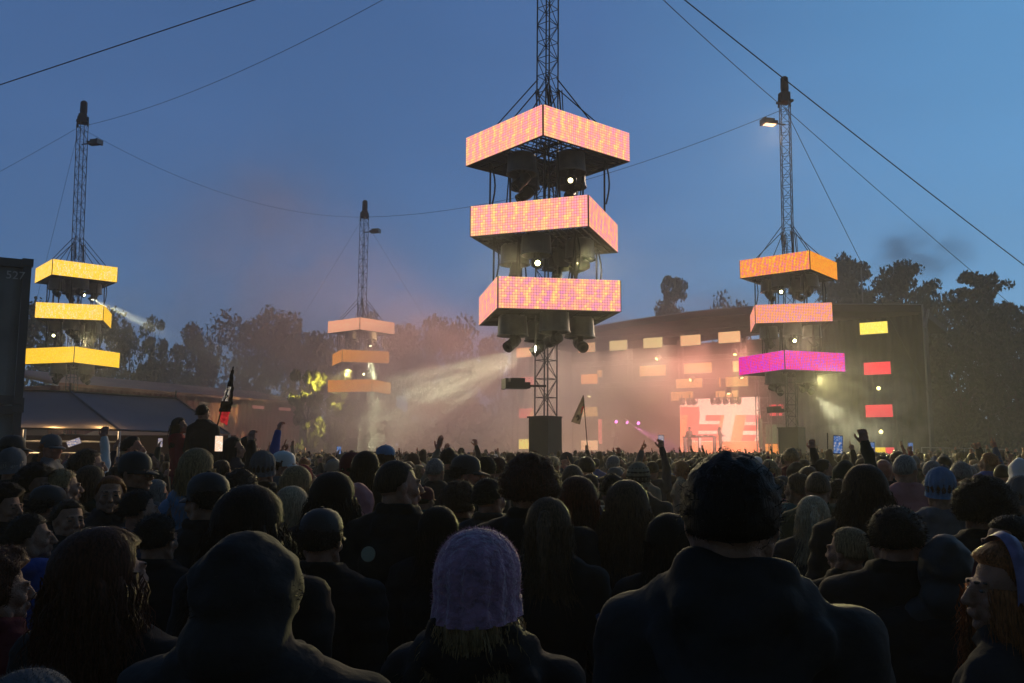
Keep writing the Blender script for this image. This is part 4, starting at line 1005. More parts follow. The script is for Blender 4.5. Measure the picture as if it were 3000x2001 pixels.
def hair_mesh(kind, col, lod, seed=0):
    rr = np.random.RandomState(seed+3); pr = random.Random(seed)
    base = {'ponytail': 'tied', 'bun': 'tied', 'halfup': 'long', 'under': 'long', 'full': 'wavy'}.get(kind, kind)
    fn = shell_fn(base); V = []; Fc = []
    nu, nv_ = (48, 28) if lod == 'hi' else (22, 13)
    for j in range(nv_+1):
        ph_ = math.pi*j/nv_
        for i in range(nu):
            th = 2*math.pi*i/nu; V.append(fn((math.sin(ph_)*math.cos(th), math.sin(ph_)*math.sin(th), math.cos(ph_)), seed))
    for j in range(nv_):
        for i in range(nu): Fc.append((j*nu+i, (j+1)*nu+i, (j+1)*nu+(i+1) % nu, j*nu+(i+1) % nu))
    if kind == 'under': base = 'long'; V = [p_*np.array((.93, .93, .8)) for p_ in V]
    parts = [(np.array(V), Fc, 0)]
    long_ = base in ('long', 'wavy'); wave = .012 if base == 'wavy' else .004
    Lmin = -.20 if base == 'long' else -.26
    flare = .10 if base == 'wavy' else .05
    if kind == 'under': flare = .15; wave = .007
    def curtain(a, t, extra=0):
        # a: angle about the head, 0 = back; t 0..1 down
        z0_ = .045 if kind == 'under' else .12; z = z0_+((Lmin if kind != 'under' else -.19)-z0_)*t
        rx, ry = .090+extra+flare*t*.9-.03*math.sin(t*math.pi)*(base == 'long'), .108+extra-.02*t
        return np.array((rx*math.sin(a), -.014-ry*math.cos(a)-.01*t, z))
    if long_:
        nu2, nv2 = (40, 22) if lod == 'hi' else (18, 8); vs = []; fs = []
        for lay in (0, 1):
            for j in range(nv2+1):
                for i in range(nu2+1):
                    a = (-2.0+4.0*i/nu2)*(1.28 if kind == 'full' else 1); t = j/nv2; e_ = (.012 if lay == 0 else -.014)+wave*.8*mnoise.noise(Vector((a*3+seed, t*2.5, lay)))+(.006*math.sin(a*17+seed) if lay == 0 else 0)
                    p = curtain(a, t*(1+.12*mnoise.noise(Vector((a*4, seed, 0)))), e_); vs.append(p)
        m_ = (nu2+1)*(nv2+1)
        for j in range(nv2):
            for i in range(nu2):
                k = j*(nu2+1)+i; fs.append((k, k+nu2+1, k+nu2+2, k+1)); fs.append((m_+k, m_+k+1, m_+k+nu2+2, m_+k+nu2+1))
        for i in range(nu2):
            k = nv2*(nu2+1)+i; fs.append((k, m_+k, m_+k+1, k+1))
        for j in range(nv2):
            for i in (0, nu2): k = j*(nu2+1)+i; fs.append((k, m_+k, m_+k+nu2+1, k+nu2+1))
        parts.append((np.array(vs), fs, 0))
    if kind in ('ponytail', 'bun', 'halfup'):
        s = Shape()
        if kind == 'bun': s.ell((0, -.105, .185), (.042, .040, .040))
        elif kind == 'ponytail': s.chain([((0, -.098, .14), .024), ((0, -.148, .13), .034), ((.01, -.150, .03), .036), ((.02, -.135, -.10), .026), ((.025, -.13, -.19), .008)])
        else: s.chain([((0, -.104, .16), .028), ((.0, -.128, .10), .030), ((.0, -.128, -.02), .028), ((0, -.12, -.14), .012)])
        v, f = s.mesh(.009, 2, .006, 30, seed); parts.append((v, f, 0))
    # strands
    n = {'hi': {'short': 2600, 'crop': 1500, 'curly': 4200, 'long': 4600, 'wavy': 5600, 'tied': 2200, 'quiff': 9000}, 'lo': {'short': 260, 'crop': 0, 'curly': 500, 'long': 360, 'wavy': 460, 'tied': 160, 'quiff': 300}}[lod][base]
    wdt = (.0009 if base == 'quiff' else .0013) if lod == 'hi' else .0038
    vs = []; fs = []
    for q in range(n):
        z = rr.uniform(-.45, 1); th = rr.uniform(0, 6.283); sxy = math.sqrt(max(0, 1-z*z)); d = (sxy*math.cos(th), sxy*math.sin(th), z)
        if d[1] > .22+.4*max(0, z) and z < .66: continue
        p0 = fn(d, seed); dn = np.array(d)
        pts = []
        if long_ and rr.rand() < .6:
            a = rr.uniform(-2.05, 2.05)*(1.28 if kind == 'full' else 1); t0 = rr.uniform(0, .75); ex = .0125+abs(rr.normal())*.0035; w0 = rr.uniform(0, 6); dr = rr.normal()*.05
            tl = rr.uniform(.25, .5); fly = rr.rand() < (.04 if kind == 'under' else .18)
            for k in range(7):
                t = t0+tl*k/6; e_ = ex+wave*math.sin(t*22+w0)+(.03*k/6 if fly else 0); pts.append(curtain(a+dr*k/6+wave*2*math.cos(t*20+w0), t, e_))
        elif base in ('curly', 'quiff'):
            ax_ = rr.normal(size=3); ax_ /= np.linalg.norm(ax_); s_ = rr.uniform(.008, .02) if base == 'curly' else rr.uniform(.004, .009)*(3.2 if rr.rand() < .03 else 1)
            u = np.cross(dn, ax_); u /= np.linalg.norm(u)+1e-9
            for k in range(6): t = k/5*4.2; pts.append(p0+dn*(-.008+s_*.9*k/5+s_*.5*math.sin(t))+u*s_*math.cos(t)*.8)
        elif base in ('long', 'wavy', 'tied'):     # lies on the head, combed down from the crown
            hz = math.hypot(d[0], d[1])+1e-6; zz = d[2]; az = math.atan2(d[1], d[0]); st_ = rr.uniform(.06, .14); off = rr.uniform(.0005, .0045); w0 = rr.uniform(0, 6)
            for k in range(6):
                el_ = math.asin(max(-1, min(1, zz)))-st_*1.1*k; a_ = az+rr.normal()*.012+.02*math.sin(k+w0); dd = (math.cos(el_)*math.cos(a_), math.cos(el_)*math.sin(a_), math.sin(el_))
                if dd[2] < -.5 or (kind == 'under' and dd[2] > -.15): break
                pts.append(fn(dd, seed)+np.array(dd)*(off+(.010*k/5 if w0 > 5.7 else 0)))
            if len(pts) < 3: continue
        else:
            L = {'short': .026, 'crop': .008, 'quiff': .034, 'tied': .03}.get(base, .06)*rr.uniform(.6, 1.3)
            down = np.array((d[0]*.3, -.35, -.9)) if base in ('tied', 'long', 'wavy') else np.array((rr.normal()*.5, -.3+rr.normal()*.5, -.35))
            for k in range(4):
                t = k/3; lift = {'short': .5, 'crop': .8, 'quiff': .75, 'tied': .06}.get(base, .06)*(1 if rr.rand() < .9 else 1.6)
                pts.append(p0+dn*(-.004+L*lift*t)+down*L*(1-lift)*t*(.5+.5*t))
        k0 = len(vs)
        for k, p in enumerate(pts):
            w_ = wdt*(1-.85*(k/(len(pts)-1))**2); sd = np.cross(pts[min(k+1, len(pts)-1)]-pts[max(k-1, 0)], dn); nl = np.linalg.norm(sd); sd = sd/nl if nl > 1e-9 else np.array((1, 0, 0))
            vs += [p-sd*w_, p+sd*w_]
        for k in range(len(pts)-1): b = k0+2*k; fs.append((b, b+1, b+3, b+2))
    if vs: parts.append((np.array(vs), fs, 0))
    return join(parts)
HMC = {}
def hair_data(kind, lod, seed=0):
    key = (kind, lod, seed)
    if key not in HMC: v, f, mi = hair_mesh(kind, None, lod, seed); HMC[key] = to_mesh('hair', v, f, None, (M['hair_brown'],))
    return HMC[key]
# --- hats
def hat_data(kind, lod='hi'):
    key = ('hat', kind, lod)
    if key in HMC: return HMC[key]
    mb = MB(); n = 30
    if kind == 'cap':
        prof = [(.086, .115), (.090, .14), (.090, .17), (.084, .20), (.066, .226), (.036, .242), (.006, .247)]
        vs = []; 
        for r_, z in prof:
            for k in range(n): t = 2*math.pi*k/n; vs.append((r_*math.cos(t)*.96, -.010+r_*math.sin(t)*1.16, z+.0))
        fs = [(j*n+k, j*n+(k+1) % n, (j+1)*n+(k+1) % n, (j+1)*n+k) for j in range(len(prof)-1) for k in range(n)]
        mb.faces(vs, fs)
        vs = []; fs = []
        for lay in (0, 1):
            for j in range(4):
                for i in range(13):
                    a = R(30+120*i/12); rr_ = 1+.72*j/3*math.sin(math.pi*(i+1.5)/15); vs.append((.083*rr_**.35*math.cos(a), -.010+.098*math.sin(a)*rr_, .135-.012*(rr_-1)*3*(1-abs(i-6)/8)-.02*abs(i-6)/6*(j/3)-(.006 if lay else 0)))
        for j in range(3):
            for i in range(12): k = j*13+i; fs += [(k, k+1, k+14, k+13), (52+k, 52+k+13, 52+k+14, 52+k+1)]
        for i in range(12): fs.append((39+i, 40+i, 92+i, 91+i))
        mb.faces(vs, fs)
        mb.box((0, -.01, .249), (.014, .014, .008))
    elif kind in ('beanie', 'beanie_pom'):
        m_ = 64 if lod == 'hi' else n; ms = 26 if lod == 'hi' else 12; vs = []; fs = []
        for j in range(ms+1):
            t = j/ms; z = .075+.195*t; r_ = .098*math.sqrt(max(0, 1-max(0, (t-.38)/.62)**2.4)) if t > .38 else .098-.003*math.sin(t*8)
            for k in range(m_):
                a = 2*math.pi*k/m_; rb = 1+(.05 if lod == 'hi' else .022)*math.sin(k*math.pi*.5 if lod == 'hi' else k*2)*(1-.5*t)+.02*mnoise.noise(Vector((math.cos(a)*2, math.sin(a)*2, t*4)))
                if t < .16: rb += .035
                vs.append((r_*rb*math.cos(a)*.93, -.014+r_*rb*math.sin(a)*1.10, z+(.02 if math.sin(a) > 0 else -.012)*abs(math.sin(a))*(1-t)))
        fs = [(j*m_+k, j*m_+(k+1) % m_, (j+1)*m_+(k+1) % m_, (j+1)*m_+k) for j in range(ms) for k in range(m_)]
        mb.faces(vs, fs)
        if lod == 'hi':   # fuzz of the wool
            rr = np.random.RandomState(4); vs = []; fs = []
            for q in range(2600):
                t = rr.rand()**.8; a = rr.uniform(0, 6.283); r_ = .098*math.sqrt(max(0, 1-max(0, (t-.38)/.62)**2.4)) if t > .38 else .099
                p = np.array((r_*math.cos(a)*.93, -.014+r_*math.sin(a)*1.10, .075+.195*t)); nrm = np.array((math.cos(a)*(1-t*.6), math.sin(a)*(1-t*.6), .1+t)); nrm /= np.linalg.norm(nrm)
                d = nrm+rr.normal(size=3)*.6; d /= np.linalg.norm(d); s_ = np.cross(d, rr.normal(size=3)); s_ /= np.linalg.norm(s_); L = rr.uniform(.004, .012); k = len(vs)
                vs += [p-s_*.0007, p+s_*.0007, p+d*L]; fs.append((k, k+1, k+2))
            mb.faces(vs, fs)
    elif kind == 'hood':
        s = Shape(); s.ell((0, -.025, .135), (.108, .122, .122)); s.ell((0, -.05, .03), (.105, .105, .10)); s.ell((0, -.035, .21), (.06, .09, .055)); s.cap((-.09, -.02, -.05), (.09, -.02, -.05), .075, .075)
        v, f = s.mesh(.011 if lod == 'hi' else .02, 2, .010, 9, 2.)
        keep = [q for q in f if not all(v[i][1] > .052+.03*(v[i][2] < .05) and abs(v[i][0]) < .072 and -.03 < v[i][2] < .20 for i in q)]
        mb.faces(v.tolist(), keep)
    elif kind == 'bobble': pass
    me = bpy.data.meshes.new(kind); me.from_pydata(mb.v, [], mb.f); me.materials.append(M['c_black']); me.polygons.foreach_set('use_smooth', [True]*len(me.polygons)); me.update()
    HMC[key] = me; return me
# --- clothes
JC = {}
def jacket_data(sex, style, pl, pr, lod, seed=0):
    key = (sex, style, pl, pr, lod, seed)
    if key in JC: return JC[key]
    g = {'coat': .034, 'puffer': .046, 'hoodie': .028, 'shirt': .014, 'hoodcoat': .034}[style]
    s = body_shape(sex, pl, pr, 0, g, legs=False)
    if style != 'shirt': s.ell((0, 0, .86), (.175, .135, .12))
    vox = .0125 if lod == 'hi' else .024
    if style in ('hoodie', 'hoodcoat'):
        for q in (-1, 1): s.chain([((q*.075, .055, 1.475), .026), ((q*.105, -.02, 1.495), .036), ((q*.07, -.095, 1.485), .044), ((0, -.118, 1.455), .050)])
        s.ell((0, -.115, 1.41), (.085, .045, .075)); s.ell((0, -.06, 1.44), (.11, .07, .08))
        if style == 'hoodcoat': s.chain([((.125, -.02, 1.50), .030), ((.135, -.11, 1.43), .028), ((.085, -.150, 1.345), .026), ((0, -.160, 1.315), .027), ((-.085, -.150, 1.345), .026), ((-.135, -.11, 1.43), .028), ((-.125, -.02, 1.50), .030)]); s.ell((0, -.088, 1.50), (.088, .050, .075)); s.chain([((.095, .0, 1.50), .034), ((.07, -.075, 1.545), .034), ((-.07, -.075, 1.545), .034), ((-.095, 0, 1.50), .034)])
    elif style in ('coat', 'puffer'):
        for q in (-1, 1): s.chain([((q*.035, .065, 1.50), .018), ((q*.078, .01, 1.525), .020), ((q*.06, -.06, 1.535), .021), ((0, -.082, 1.54), .021)])
        s.ell((0, -.055, 1.44), (.115, .068, .085))
    v, f = s.mesh(vox, 2, {'shirt': .006, 'puffer': .014}.get(style, .022 if lod == 'hi' else .012), 6.5, seed)
    if style == 'puffer': v[:, :2] *= (1.022+.022*np.sin(v[:, 2]*2*math.pi/.085))[:, None]
    me = to_mesh('jacket', v, f, None, (M['c_black'],)); JC[key] = me; return me
def legs_data(sit):
    key = ('legs', sit)
    if key in JC: return JC[key]
    s = Shape(); g = .014; s.ell((0, 0, .93), (.165, .118, .12))
    for q in (-1, 1):
        if sit: s.chain([((q*.09, 0, .92), .088+g), ((q*.15, .40, .93), .062+g), ((q*.14, .42, .56), .043+g)])
        else: s.chain([((q*.088, 0, .90), .088+g), ((q*.100, .012, .50), .060+g), ((q*.105, -.02, .12), .045+g)])
    v, f = s.mesh(.024, 2, .01, 8); a = to_mesh('trousers', v, f, None, (M['c_charcoal'],))
    s = Shape()
    for q in (-1, 1):
        if sit: s.cap((q*.14, .41, .46), (q*.14, .56, .44), .046, .036)
        else: s.cap((q*.105, -.03, .045), (q*.12, .15, .035), .046, .036)
    v, f = s.mesh(.014, 1); b = to_mesh('shoes', v, f, None, (M['c_black'],)); JC[key] = (a, b); return JC[key]
def child(name, me, par, m=None, mw=None):
    o = bpy.data.objects.new(name, me); C.objects.link(o); o.parent = par
    if mw is not None: o.matrix_local = mw
    if m is not None: o.material_slots[0].link = 'OBJECT'; o.material_slots[0].material = m
    return o
HT = Matrix.Translation(PIV)
STAGE_C = Vector((17, 74, 0))
def person(x, y, ztop, label, hair='short', hc='dark_brown', jac='coat', jc='black', sex='m', yaw=0., hy=0., hp=0., pose='down', pose_l='down', hat=None, hatc='black', lod='lo', skin='skin', group='people standing in the crowd', sit=False, zbase=0., seed=0, hs=1., hat_rot=0.):
    """yaw 0 = back to us, facing the stage; hy = extra turn of the head (positive = to the left)"""
    top = 1.75+{'curly': .05, 'quiff': .045}.get(hair, .012)+(.03 if hat in ('beanie', 'hood') else .02 if hat else 0)
    s = (ztop-zbase)/top if not sit else 1.0
    face = -math.atan2(STAGE_C.x-x, STAGE_C.y-y)
    me = body_mesh(sex, pose_l, pose, lod, hy, hp, sit)
    o = bpy.data.objects.new('person', me); C.objects.link(o); o.location = (x, y, zbase if not sit else ztop-top); o.rotation_euler = (0, 0, face+R(yaw)); o.scale = (s*hs, s*hs, s)
    if skin != 'skin': o.material_slots[0].link = 'OBJECT'; o.material_slots[0].material = M[skin]
    hyq, hpq = round(hy/15)*15, round(hp/10)*10
    Hm = HT @ Matrix.Rotation(R(hyq), 4, 'Z') @ Matrix.Rotation(R(hpq), 4, 'X')
    if hair != 'bald': child('hair', hair_data(hair, lod, seed), o, M['hair_'+hc], Hm)
    if hat: child('beanie' if hat == 'beanie' else hat, hat_data(hat, lod), o, M[hatc] if hatc in M else M['c_'+hatc], Hm @ Matrix.Rotation(R(hat_rot), 4, 'Z') @ (Matrix.Translation((0, 0, -.035)) @ Matrix.Diagonal((1.13, 1.13, 1.16, 1)) if hatc == 'knit' else Matrix.Identity(4)))
    child('jacket' if jac != 'shirt' else 'shirt', jacket_data(sex, jac, pose_l, pose, lod), o, M['c_'+jc])
    a, b = legs_data(sit); child('trousers', a, o); child('shoes', b, o)
    tag(o, label, 'person', group)
    return o
def pp(px, top, Y, label, **k):
    p = at(px, top, Y); return person(p.x, Y, p.z, label, **k)
M['phone'] = mat('phone_body', (.01, .01, .01), .2); M['phone_scr'] = led_mat('phone_screen', (.12, .2, .5), (.5, .4, .4), (.9, .75, .6), .8, 9, 14, .01); M['phone_warm'] = led_mat('phone_screen_warm', (1, .95, .85), (1, .6, .35), (1, .9, .8), 1.2, 9, 14, .01); M['phone_blue'] = led_mat('phone_screen_blue', (.05, .12, .35), (.12, .25, .6), (.7, .6, .5), .7, 9, 14, .01)
def hand_pos(o, q=1, pose='high'):
    S, e, w_, h = arm_pts(pose, q); return o.matrix_basis @ Vector((w_[0], w_[1]+.035, w_[2]+.10))
def phone(p, label, m, big=1., tilt=0.):
    r = empty('phone', p); r.rotation_euler = (R(-8), tilt, -math.atan2(p[0], p[1])); r.scale = (big,)*3
    mb = MB(); mb.box((0, 0, 0), (.076, .009, .155)); mb.build('phone_case', M['phone'], r)
    mb = MB(); mb.poly([(-.034, -.0062, -.072), (.034, -.0062, -.072), (.034, -.0062, .072), (-.034, -.0062, .072)], uv=[(0, 0), (.068, 0), (.068, .145), (0, .145)]); mb.build('phone_screen', M[m], r); tag(r, label, 'phone', 'phones held up in the crowd'); return r
# the nearest people, one by one
W_ = lambda w, real=.165: 2600*real/w     # distance from the width a head has in the picture
def near():
    L = [
    # px, top, Y, label, options
    (2135, 1293, 1.85, 'tall man with short black curls and dark hooded jacket, nearest and largest', dict(hair='quiff', hc='black', jac='hoodcoat', jc='charcoal', lod='hi', hy=0, seed=1, hs=1.05)),
    (1408, 1555, 2.2, 'woman in fuzzy lilac knitted beanie with fair hair below it', dict(hair='under', hc='blonde', jac='hoodcoat', jc='black', sex='f', hat='beanie', hatc='knit', lod='hi', seed=2, hs=1.1)),
    (757, 1547, 1.9, 'person with dark hood up, large dark shape left of the lilac beanie', dict(hair='short', hc='black', jac='puffer', jc='charcoal', hat='hood', hatc='charcoal', lod='hi', hs=1.2)),
    (322, 1547, 2.3, 'woman with long wavy reddish brown hair, front left', dict(hair='wavy', hc='auburn', jac='coat', jc='black', sex='f', lod='hi', seed=3, hy=-20, hs=1.12)),
    (745, 1425, 2.9, 'woman with big dark brown hair behind the dark hood', dict(hair='wavy', hc='dark_brown', jac='coat', jc='black', sex='f', lod='hi', seed=4, hs=1.1)),
    (2925, 1590, 2.25, 'woman with long ginger hair and lilac headband in profile at the right edge', dict(hair='full', hc='ginger', jac='coat', jc='charcoal', sex='f', lod='hi', yaw=60, hy=45, seed=5, hs=1.0)),
    (10, 1590, 2.7, 'person with ginger hair cut off by the left edge, low down', dict(hair='curly', hc='auburn', jac='coat', jc='wine red', sex='f', lod='hi', seed=6, hy=-30)),
    (110, 1955, 1.55, 'top of a grey fluffy hat at the bottom left corner', dict(hair='short', hc='grey', jac='coat', jc='black', hat='beanie', hatc='grey', lod='hi')),
    (2620, 1476, 3.15, 'broad person with short dark brown hair and wide black coat, right foreground', dict(hair='short', hc='dark_brown', jac='coat', jc='black', lod='hi', hs=1.12, seed=7, hy=-15)),
    (2480, 1537, 3.7, 'small woman with fair hair in a side ponytail, right foreground', dict(hair='ponytail', hc='blonde', jac='coat', jc='black', sex='f', lod='hi', hy=45, seed=8)),
    (1610, 1455, 3.6, 'woman with dark blonde hair in a low ponytail behind the lilac beanie', dict(hair='halfup', hc='light_brown', jac='coat', jc='black', sex='f', lod='hi', seed=9)),
    (1557, 1325, 4.0, 'person with very large dark curly hair under the nearest tower', dict(hair='curly', hc='auburn', jac='coat', jc='black', lod='hi', seed=10, hs=1.08)),
    (1171, 1340, 4.1, 'tall man with cropped brown hair and round pale badge on his black jacket', dict(hair='crop', hc='brown', jac='coat', jc='black', lod='hi', hy=-45, seed=11)),
    (1838, 1409, 4.1, 'woman with long golden brown hair between the curly head and the tall man', dict(hair='wavy', hc='light_brown', jac='coat', jc='charcoal', sex='f', lod='hi', seed=12)),
    (1690, 1392, 4.3, 'woman with long auburn hair hanging over her right shoulder', dict(hair='long', hc='auburn', jac='coat', jc='brown', sex='f', lod='hi', seed=13, hy=30)),
    (2940, 1506, 3.3, 'dark haired man in left profile above the ginger woman', dict(hair='short', hc='dark_brown', jac='coat', jc='black', lod='hi', yaw=60, hy=45, seed=14)),
    (2875, 1389, 3.9, 'person with bushy dark hair and black coat at the right', dict(hair='curly', hc='dark_brown', jac='puffer', jc='black', lod='hi', seed=15, hs=1.08)),
    (2530, 1363, 4.3, 'woman with long curly chestnut hair right of the tall man', dict(hair='wavy', hc='brown', jac='puffer', jc='black', sex='f', lod='hi', seed=16)),
    (2378, 1450, 4.9, 'woman with very pale long hair pinned at the back', dict(hair='halfup', hc='pale_blonde', jac='coat', jc='charcoal', sex='f', lod='hi', seed=17)),
    (100, 1501, 4.1, 'man with short dark hair and bright blue jacket at the left', dict(hair='short', hc='dark_brown', jac='hoodie', jc='blue', lod='hi', hy=-45, seed=18)),
    (212, 1460, 4.7, 'brown haired person looking sharply to the right behind the blue jacket', dict(hair='short', hc='brown', jac='coat', jc='black', yaw=-70, hy=-45, lod='hi', seed=19)),
    (330, 1389, 5.2, 'woman with ginger tied back hair turned round to face us in dark coat', dict(hair='tied', hc='ginger', jac='coat', jc='charcoal', sex='f', yaw=-110, hy=-30, lod='hi', seed=20)),
    (416, 1432, 4.9, 'man with short dark hair and washed denim blue hood', dict(hair='short', hc='black', jac='hoodie', jc='denim', lod='hi', hy=-30, seed=21)),
    (613, 1376, 4.0, 'man in dark cap with its peak pointing left', dict(hair='short', hc='black', jac='coat', jc='black', hat='cap', lod='hi', hy=75, hat_rot=0, seed=22)),
    (587, 1312, 5.3, 'woman with long blonde hair and light blue jacket', dict(hair='long', hc='blonde', jac='hoodie', jc='light blue', sex='f', lod='hi', seed=23)),
    (408, 1317, 5.6, 'man in black cap and glasses in right profile', dict(hair='crop', hc='black', jac='coat', jc='black', hat='cap', yaw=-45, hy=-45, lod='hi', seed=24, skin='skin_tan')),
    (715, 1371, 4.5, 'person with neat short brown hair next to the dark cap', dict(hair='short', hc='brown', jac='coat', jc='black', lod='hi', seed=25)),
    (117, 1353, 5.6, 'person with thick dark curls turned to the right at the far left', dict(hair='curly', hc='black', jac='coat', jc='black', lod='hi', yaw=-60, hy=-30, seed=26, skin='skin_tan')),
    (194, 1371, 5.7, 'person with fair short hair beside the dark curls', dict(hair='short', hc='blonde', jac='coat', jc='charcoal', hy=-30, lod='hi', seed=27)),
    (30, 1412, 5.2, 'dark haired person looking right at the left edge', dict(hair='curly', hc='dark_brown', jac='coat', jc='black', yaw=-45, hy=-45, lod='hi', seed=28)),
    (155, 1415, 5.0, 'person in dark cap between the fair short hair and the blue jacket', dict(hair='short', hc='black', jac='coat', jc='black', hat='cap', hatc='black', lod='hi', yaw=-30, seed=29)),
    (275, 1362, 6.0, 'woman with loose light brown hair behind the ginger woman', dict(hair='long', hc='light_brown', jac='hoodie', jc='dark green', sex='f', lod='hi', seed=30)),
    (268, 1312, 6.6, 'man with short brown hair in front of the canopy post', dict(hair='short', hc='light_brown', jac='hoodie', jc='grey', hy=-30, lod='hi', seed=31)),
    (875, 1363, 5.3, 'woman with long brown blonde hair lit from the right, left of the broad dark coat', dict(hair='long', hc='blonde', jac='coat', jc='navy', sex='f', lod='hi', seed=32)),
    (862, 1422, 4.6, 'lower blonde woman with straight hair in blue jacket behind the dark hood', dict(hair='long', hc='pale_blonde', jac='coat', jc='blue', sex='f', lod='hi', seed=33)),
    (983, 1385, 4.3, 'person in black with big dark hair left of the badge jacket', dict(hair='wavy', hc='black', jac='puffer', jc='black', lod='hi', seed=34, hs=1.05)),
    (1056, 1412, 5.2, 'person with pink hood up left of the badge jacket', dict(hair='short', hc='brown', jac='hoodie', jc='pink', hat='hood', hatc='pink', sex='f', lod='hi')),
    (1352, 1404, 5.3, 'man with curly brown hair and glasses just left of the black haired man', dict(hair='curly', hc='brown', jac='coat', jc='black', hy=-30, lod='hi', seed=36, hs=.94)),
    (1437, 1397, 5.0, 'man with short black hair and grey collar under the cap', dict(hair='short', hc='black', jac='coat', jc='charcoal', lod='hi', seed=37, hy=-30)),
    (1372, 1327, 6.2, 'man in dark cap turned right with lit cheek, before the nearest tower', dict(hair='short', hc='black', jac='coat', jc='black', hat='cap', yaw=-30, hy=-45, lod='hi', skin='skin_red', seed=38)),
    (1426, 1334, 7.6, 'person with short black hair right of the dark cap', dict(hair='short', hc='black', jac='coat', jc='black', lod='hi', seed=39)),
    (1679, 1356, 6.6, 'man with thinning grey brown hair right of the nearest tower base', dict(hair='crop', hc='light_brown', jac='coat', jc='black', lod='hi', seed=40)),
    (1870, 1353, 7.0, 'person in striped knitted hat left of the tall man', dict(hair='short', hc='brown', jac='coat', jc='charcoal', hat='beanie', hatc='beige', lod='hi')),
    (1797, 1386, 6.0, 'dark haired person with blue hood, lit along the left side', dict(hair='short', hc='black', jac='hoodie', jc='denim', lod='hi', seed=42)),
    (1077, 1320, 6.5, 'woman with shoulder length brown hair right of the white cap', dict(hair='long', hc='dark_brown', jac='coat', jc='black', sex='f', lod='hi', seed=43)),
    (1133, 1300, 8.6, 'person in pale grey blue cap above the badge jacket', dict(hair='short', hc='brown', jac='coat', jc='black', hat='cap', hatc='light blue', hat_rot=0, lod='hi')),
    (838, 1317, 7.8, 'person in white cap turned right, lit yellow', dict(hair='short', hc='brown', jac='coat', jc='grey', hat='cap', hatc='white', yaw=-30, hy=-45, lod='hi')),
    (776, 1320, 7.0, 'person in round grey beanie left of the white cap', dict(hair='short', hc='brown', jac='coat', jc='black', hat='beanie', hatc='grey', lod='hi')),
    (690, 1279, 10.8, 'woman with long dark hair standing higher than the rest, right of the bright phone', dict(hair='long', hc='black', jac='coat', jc='navy', sex='f', yaw=-30, hy=-30)),
    (733, 1279, 11.2, 'person in blue jacket raising one hand under the end of the canopy', dict(hair='wavy', hc='dark_brown', jac='coat', jc='blue', sex='f', yaw=-30, pose='cup')),
    (2334, 1384, 6.4, 'short haired man looking left with yellow lit face beside the tall man', dict(hair='short', hc='light_brown', jac='hoodie', jc='teal', hy=45, lod='hi', skin='skin_tan', seed=45)),
    (2393, 1376, 5.9, 'man with cropped fair hair and big ears lit yellow', dict(hair='crop', hc='light_brown', jac='hoodie', jc='olive', lod='hi', seed=46)),
    (2455, 1400, 6.4, 'person with short dark hair between the fair cropped man and the chestnut curls', dict(hair='short', hc='brown', jac='coat', jc='olive', lod='hi', seed=47)),
    (2585, 1340, 7.8, 'bald man under the red and yellow screen', dict(hair='bald', jac='coat', jc='black', lod='hi', skin='skin_red')),
    (2750, 1368, 5.6, 'person in sky blue beanie and pale grey hood', dict(hair='short', hc='brown', jac='hoodie', jc='grey', hat='beanie', hatc='light blue', lod='hi')),
    (2985, 1394, 5.9, 'person in grey beanie cut by the right edge', dict(hair='short', hc='brown', jac='hoodie', jc='grey', hat='beanie', hatc='grey', lod='hi')),
    (2472, 1346, 7.2, 'person with green hood holding up the largest phone', dict(hair='short', hc='brown', jac='hoodie', jc='dark green', hat='hood', hatc='dark green', pose='high', lod='hi')),
    (47, 1270, 8.6, 'man in black cap in front of the grey container', dict(hair='short', hc='black', jac='coat', jc='black', hat='cap', yaw=-45)),
    (158, 1268, 9.6, 'bearded man in grey cap looking right under the canopy', dict(hair='short', hc='ginger', jac='coat', jc='grey', hat='cap', hatc='grey', yaw=-60, hy=-30, skin='skin_red')),
    (45, 1310, 7.0, 'person in fluffy grey hat at the left edge under the black cap', dict(hair='short', hc='grey', jac='coat', jc='charcoal', hat='beanie', hatc='grey')),
    (395, 1276, 10.2, 'dark haired man looking right beside the canopy corner post', dict(hair='short', hc='black', jac='coat', jc='black', yaw=-60, skin='skin_red')),
    (1317, 1310, 9.0, 'person with wavy black hair left of the base of the nearest tower', dict(hair='short', hc='black', jac='coat', jc='charcoal')),
    (1278, 1340, 8.4, 'person with short grey hair left of the dark cap', dict(hair='short', hc='grey', jac='coat', jc='charcoal')),
    (1465, 1336, 8.3, 'person with reddish short hair beside the very large curls', dict(hair='short', hc='auburn', jac='coat', jc='black', hy=-30)),
    (2812, 1350, 7.6, 'person with grey fair hair right of the blue beanie', dict(hair='short', hc='grey', jac='coat', jc='charcoal')),
    (950, 1480, 3.4, 'person in black cap and coat, almost hidden behind the dark hood', dict(hair='short', hc='black', jac='puffer', jc='black', lod='hi', hat='cap', hy=0)),
    (1290, 1480, 3.9, 'dark haired person in black left of the low ponytail', dict(hair='long', hc='black', jac='puffer', jc='black', sex='f', lod='hi', seed=49)),
    (1960, 1500, 3.4, 'dark haired woman in black just left of the tall man', dict(hair='long', hc='black', jac='coat', jc='black', sex='f', lod='hi', seed=50)),
    (2760, 1560, 3.0, 'person in black hood between the broad black coat and the ginger woman', dict(hair='short', hc='black', jac='puffer', jc='black', hat='hood', hatc='black', lod='hi')),
    (470, 1500, 3.7, 'short person with black hair right of the wavy reddish hair', dict(hair='short', hc='black', jac='puffer', jc='black', lod='hi', seed=51)),
    ]
    out = {}
    for px, top, Y, lb, k in L: out[lb] = (pp(px, top, Y, lb, **k), px, Y)
    return out
NEAR = near()
def find(s): return next(v[0] for k, v in NEAR.items() if s in k)
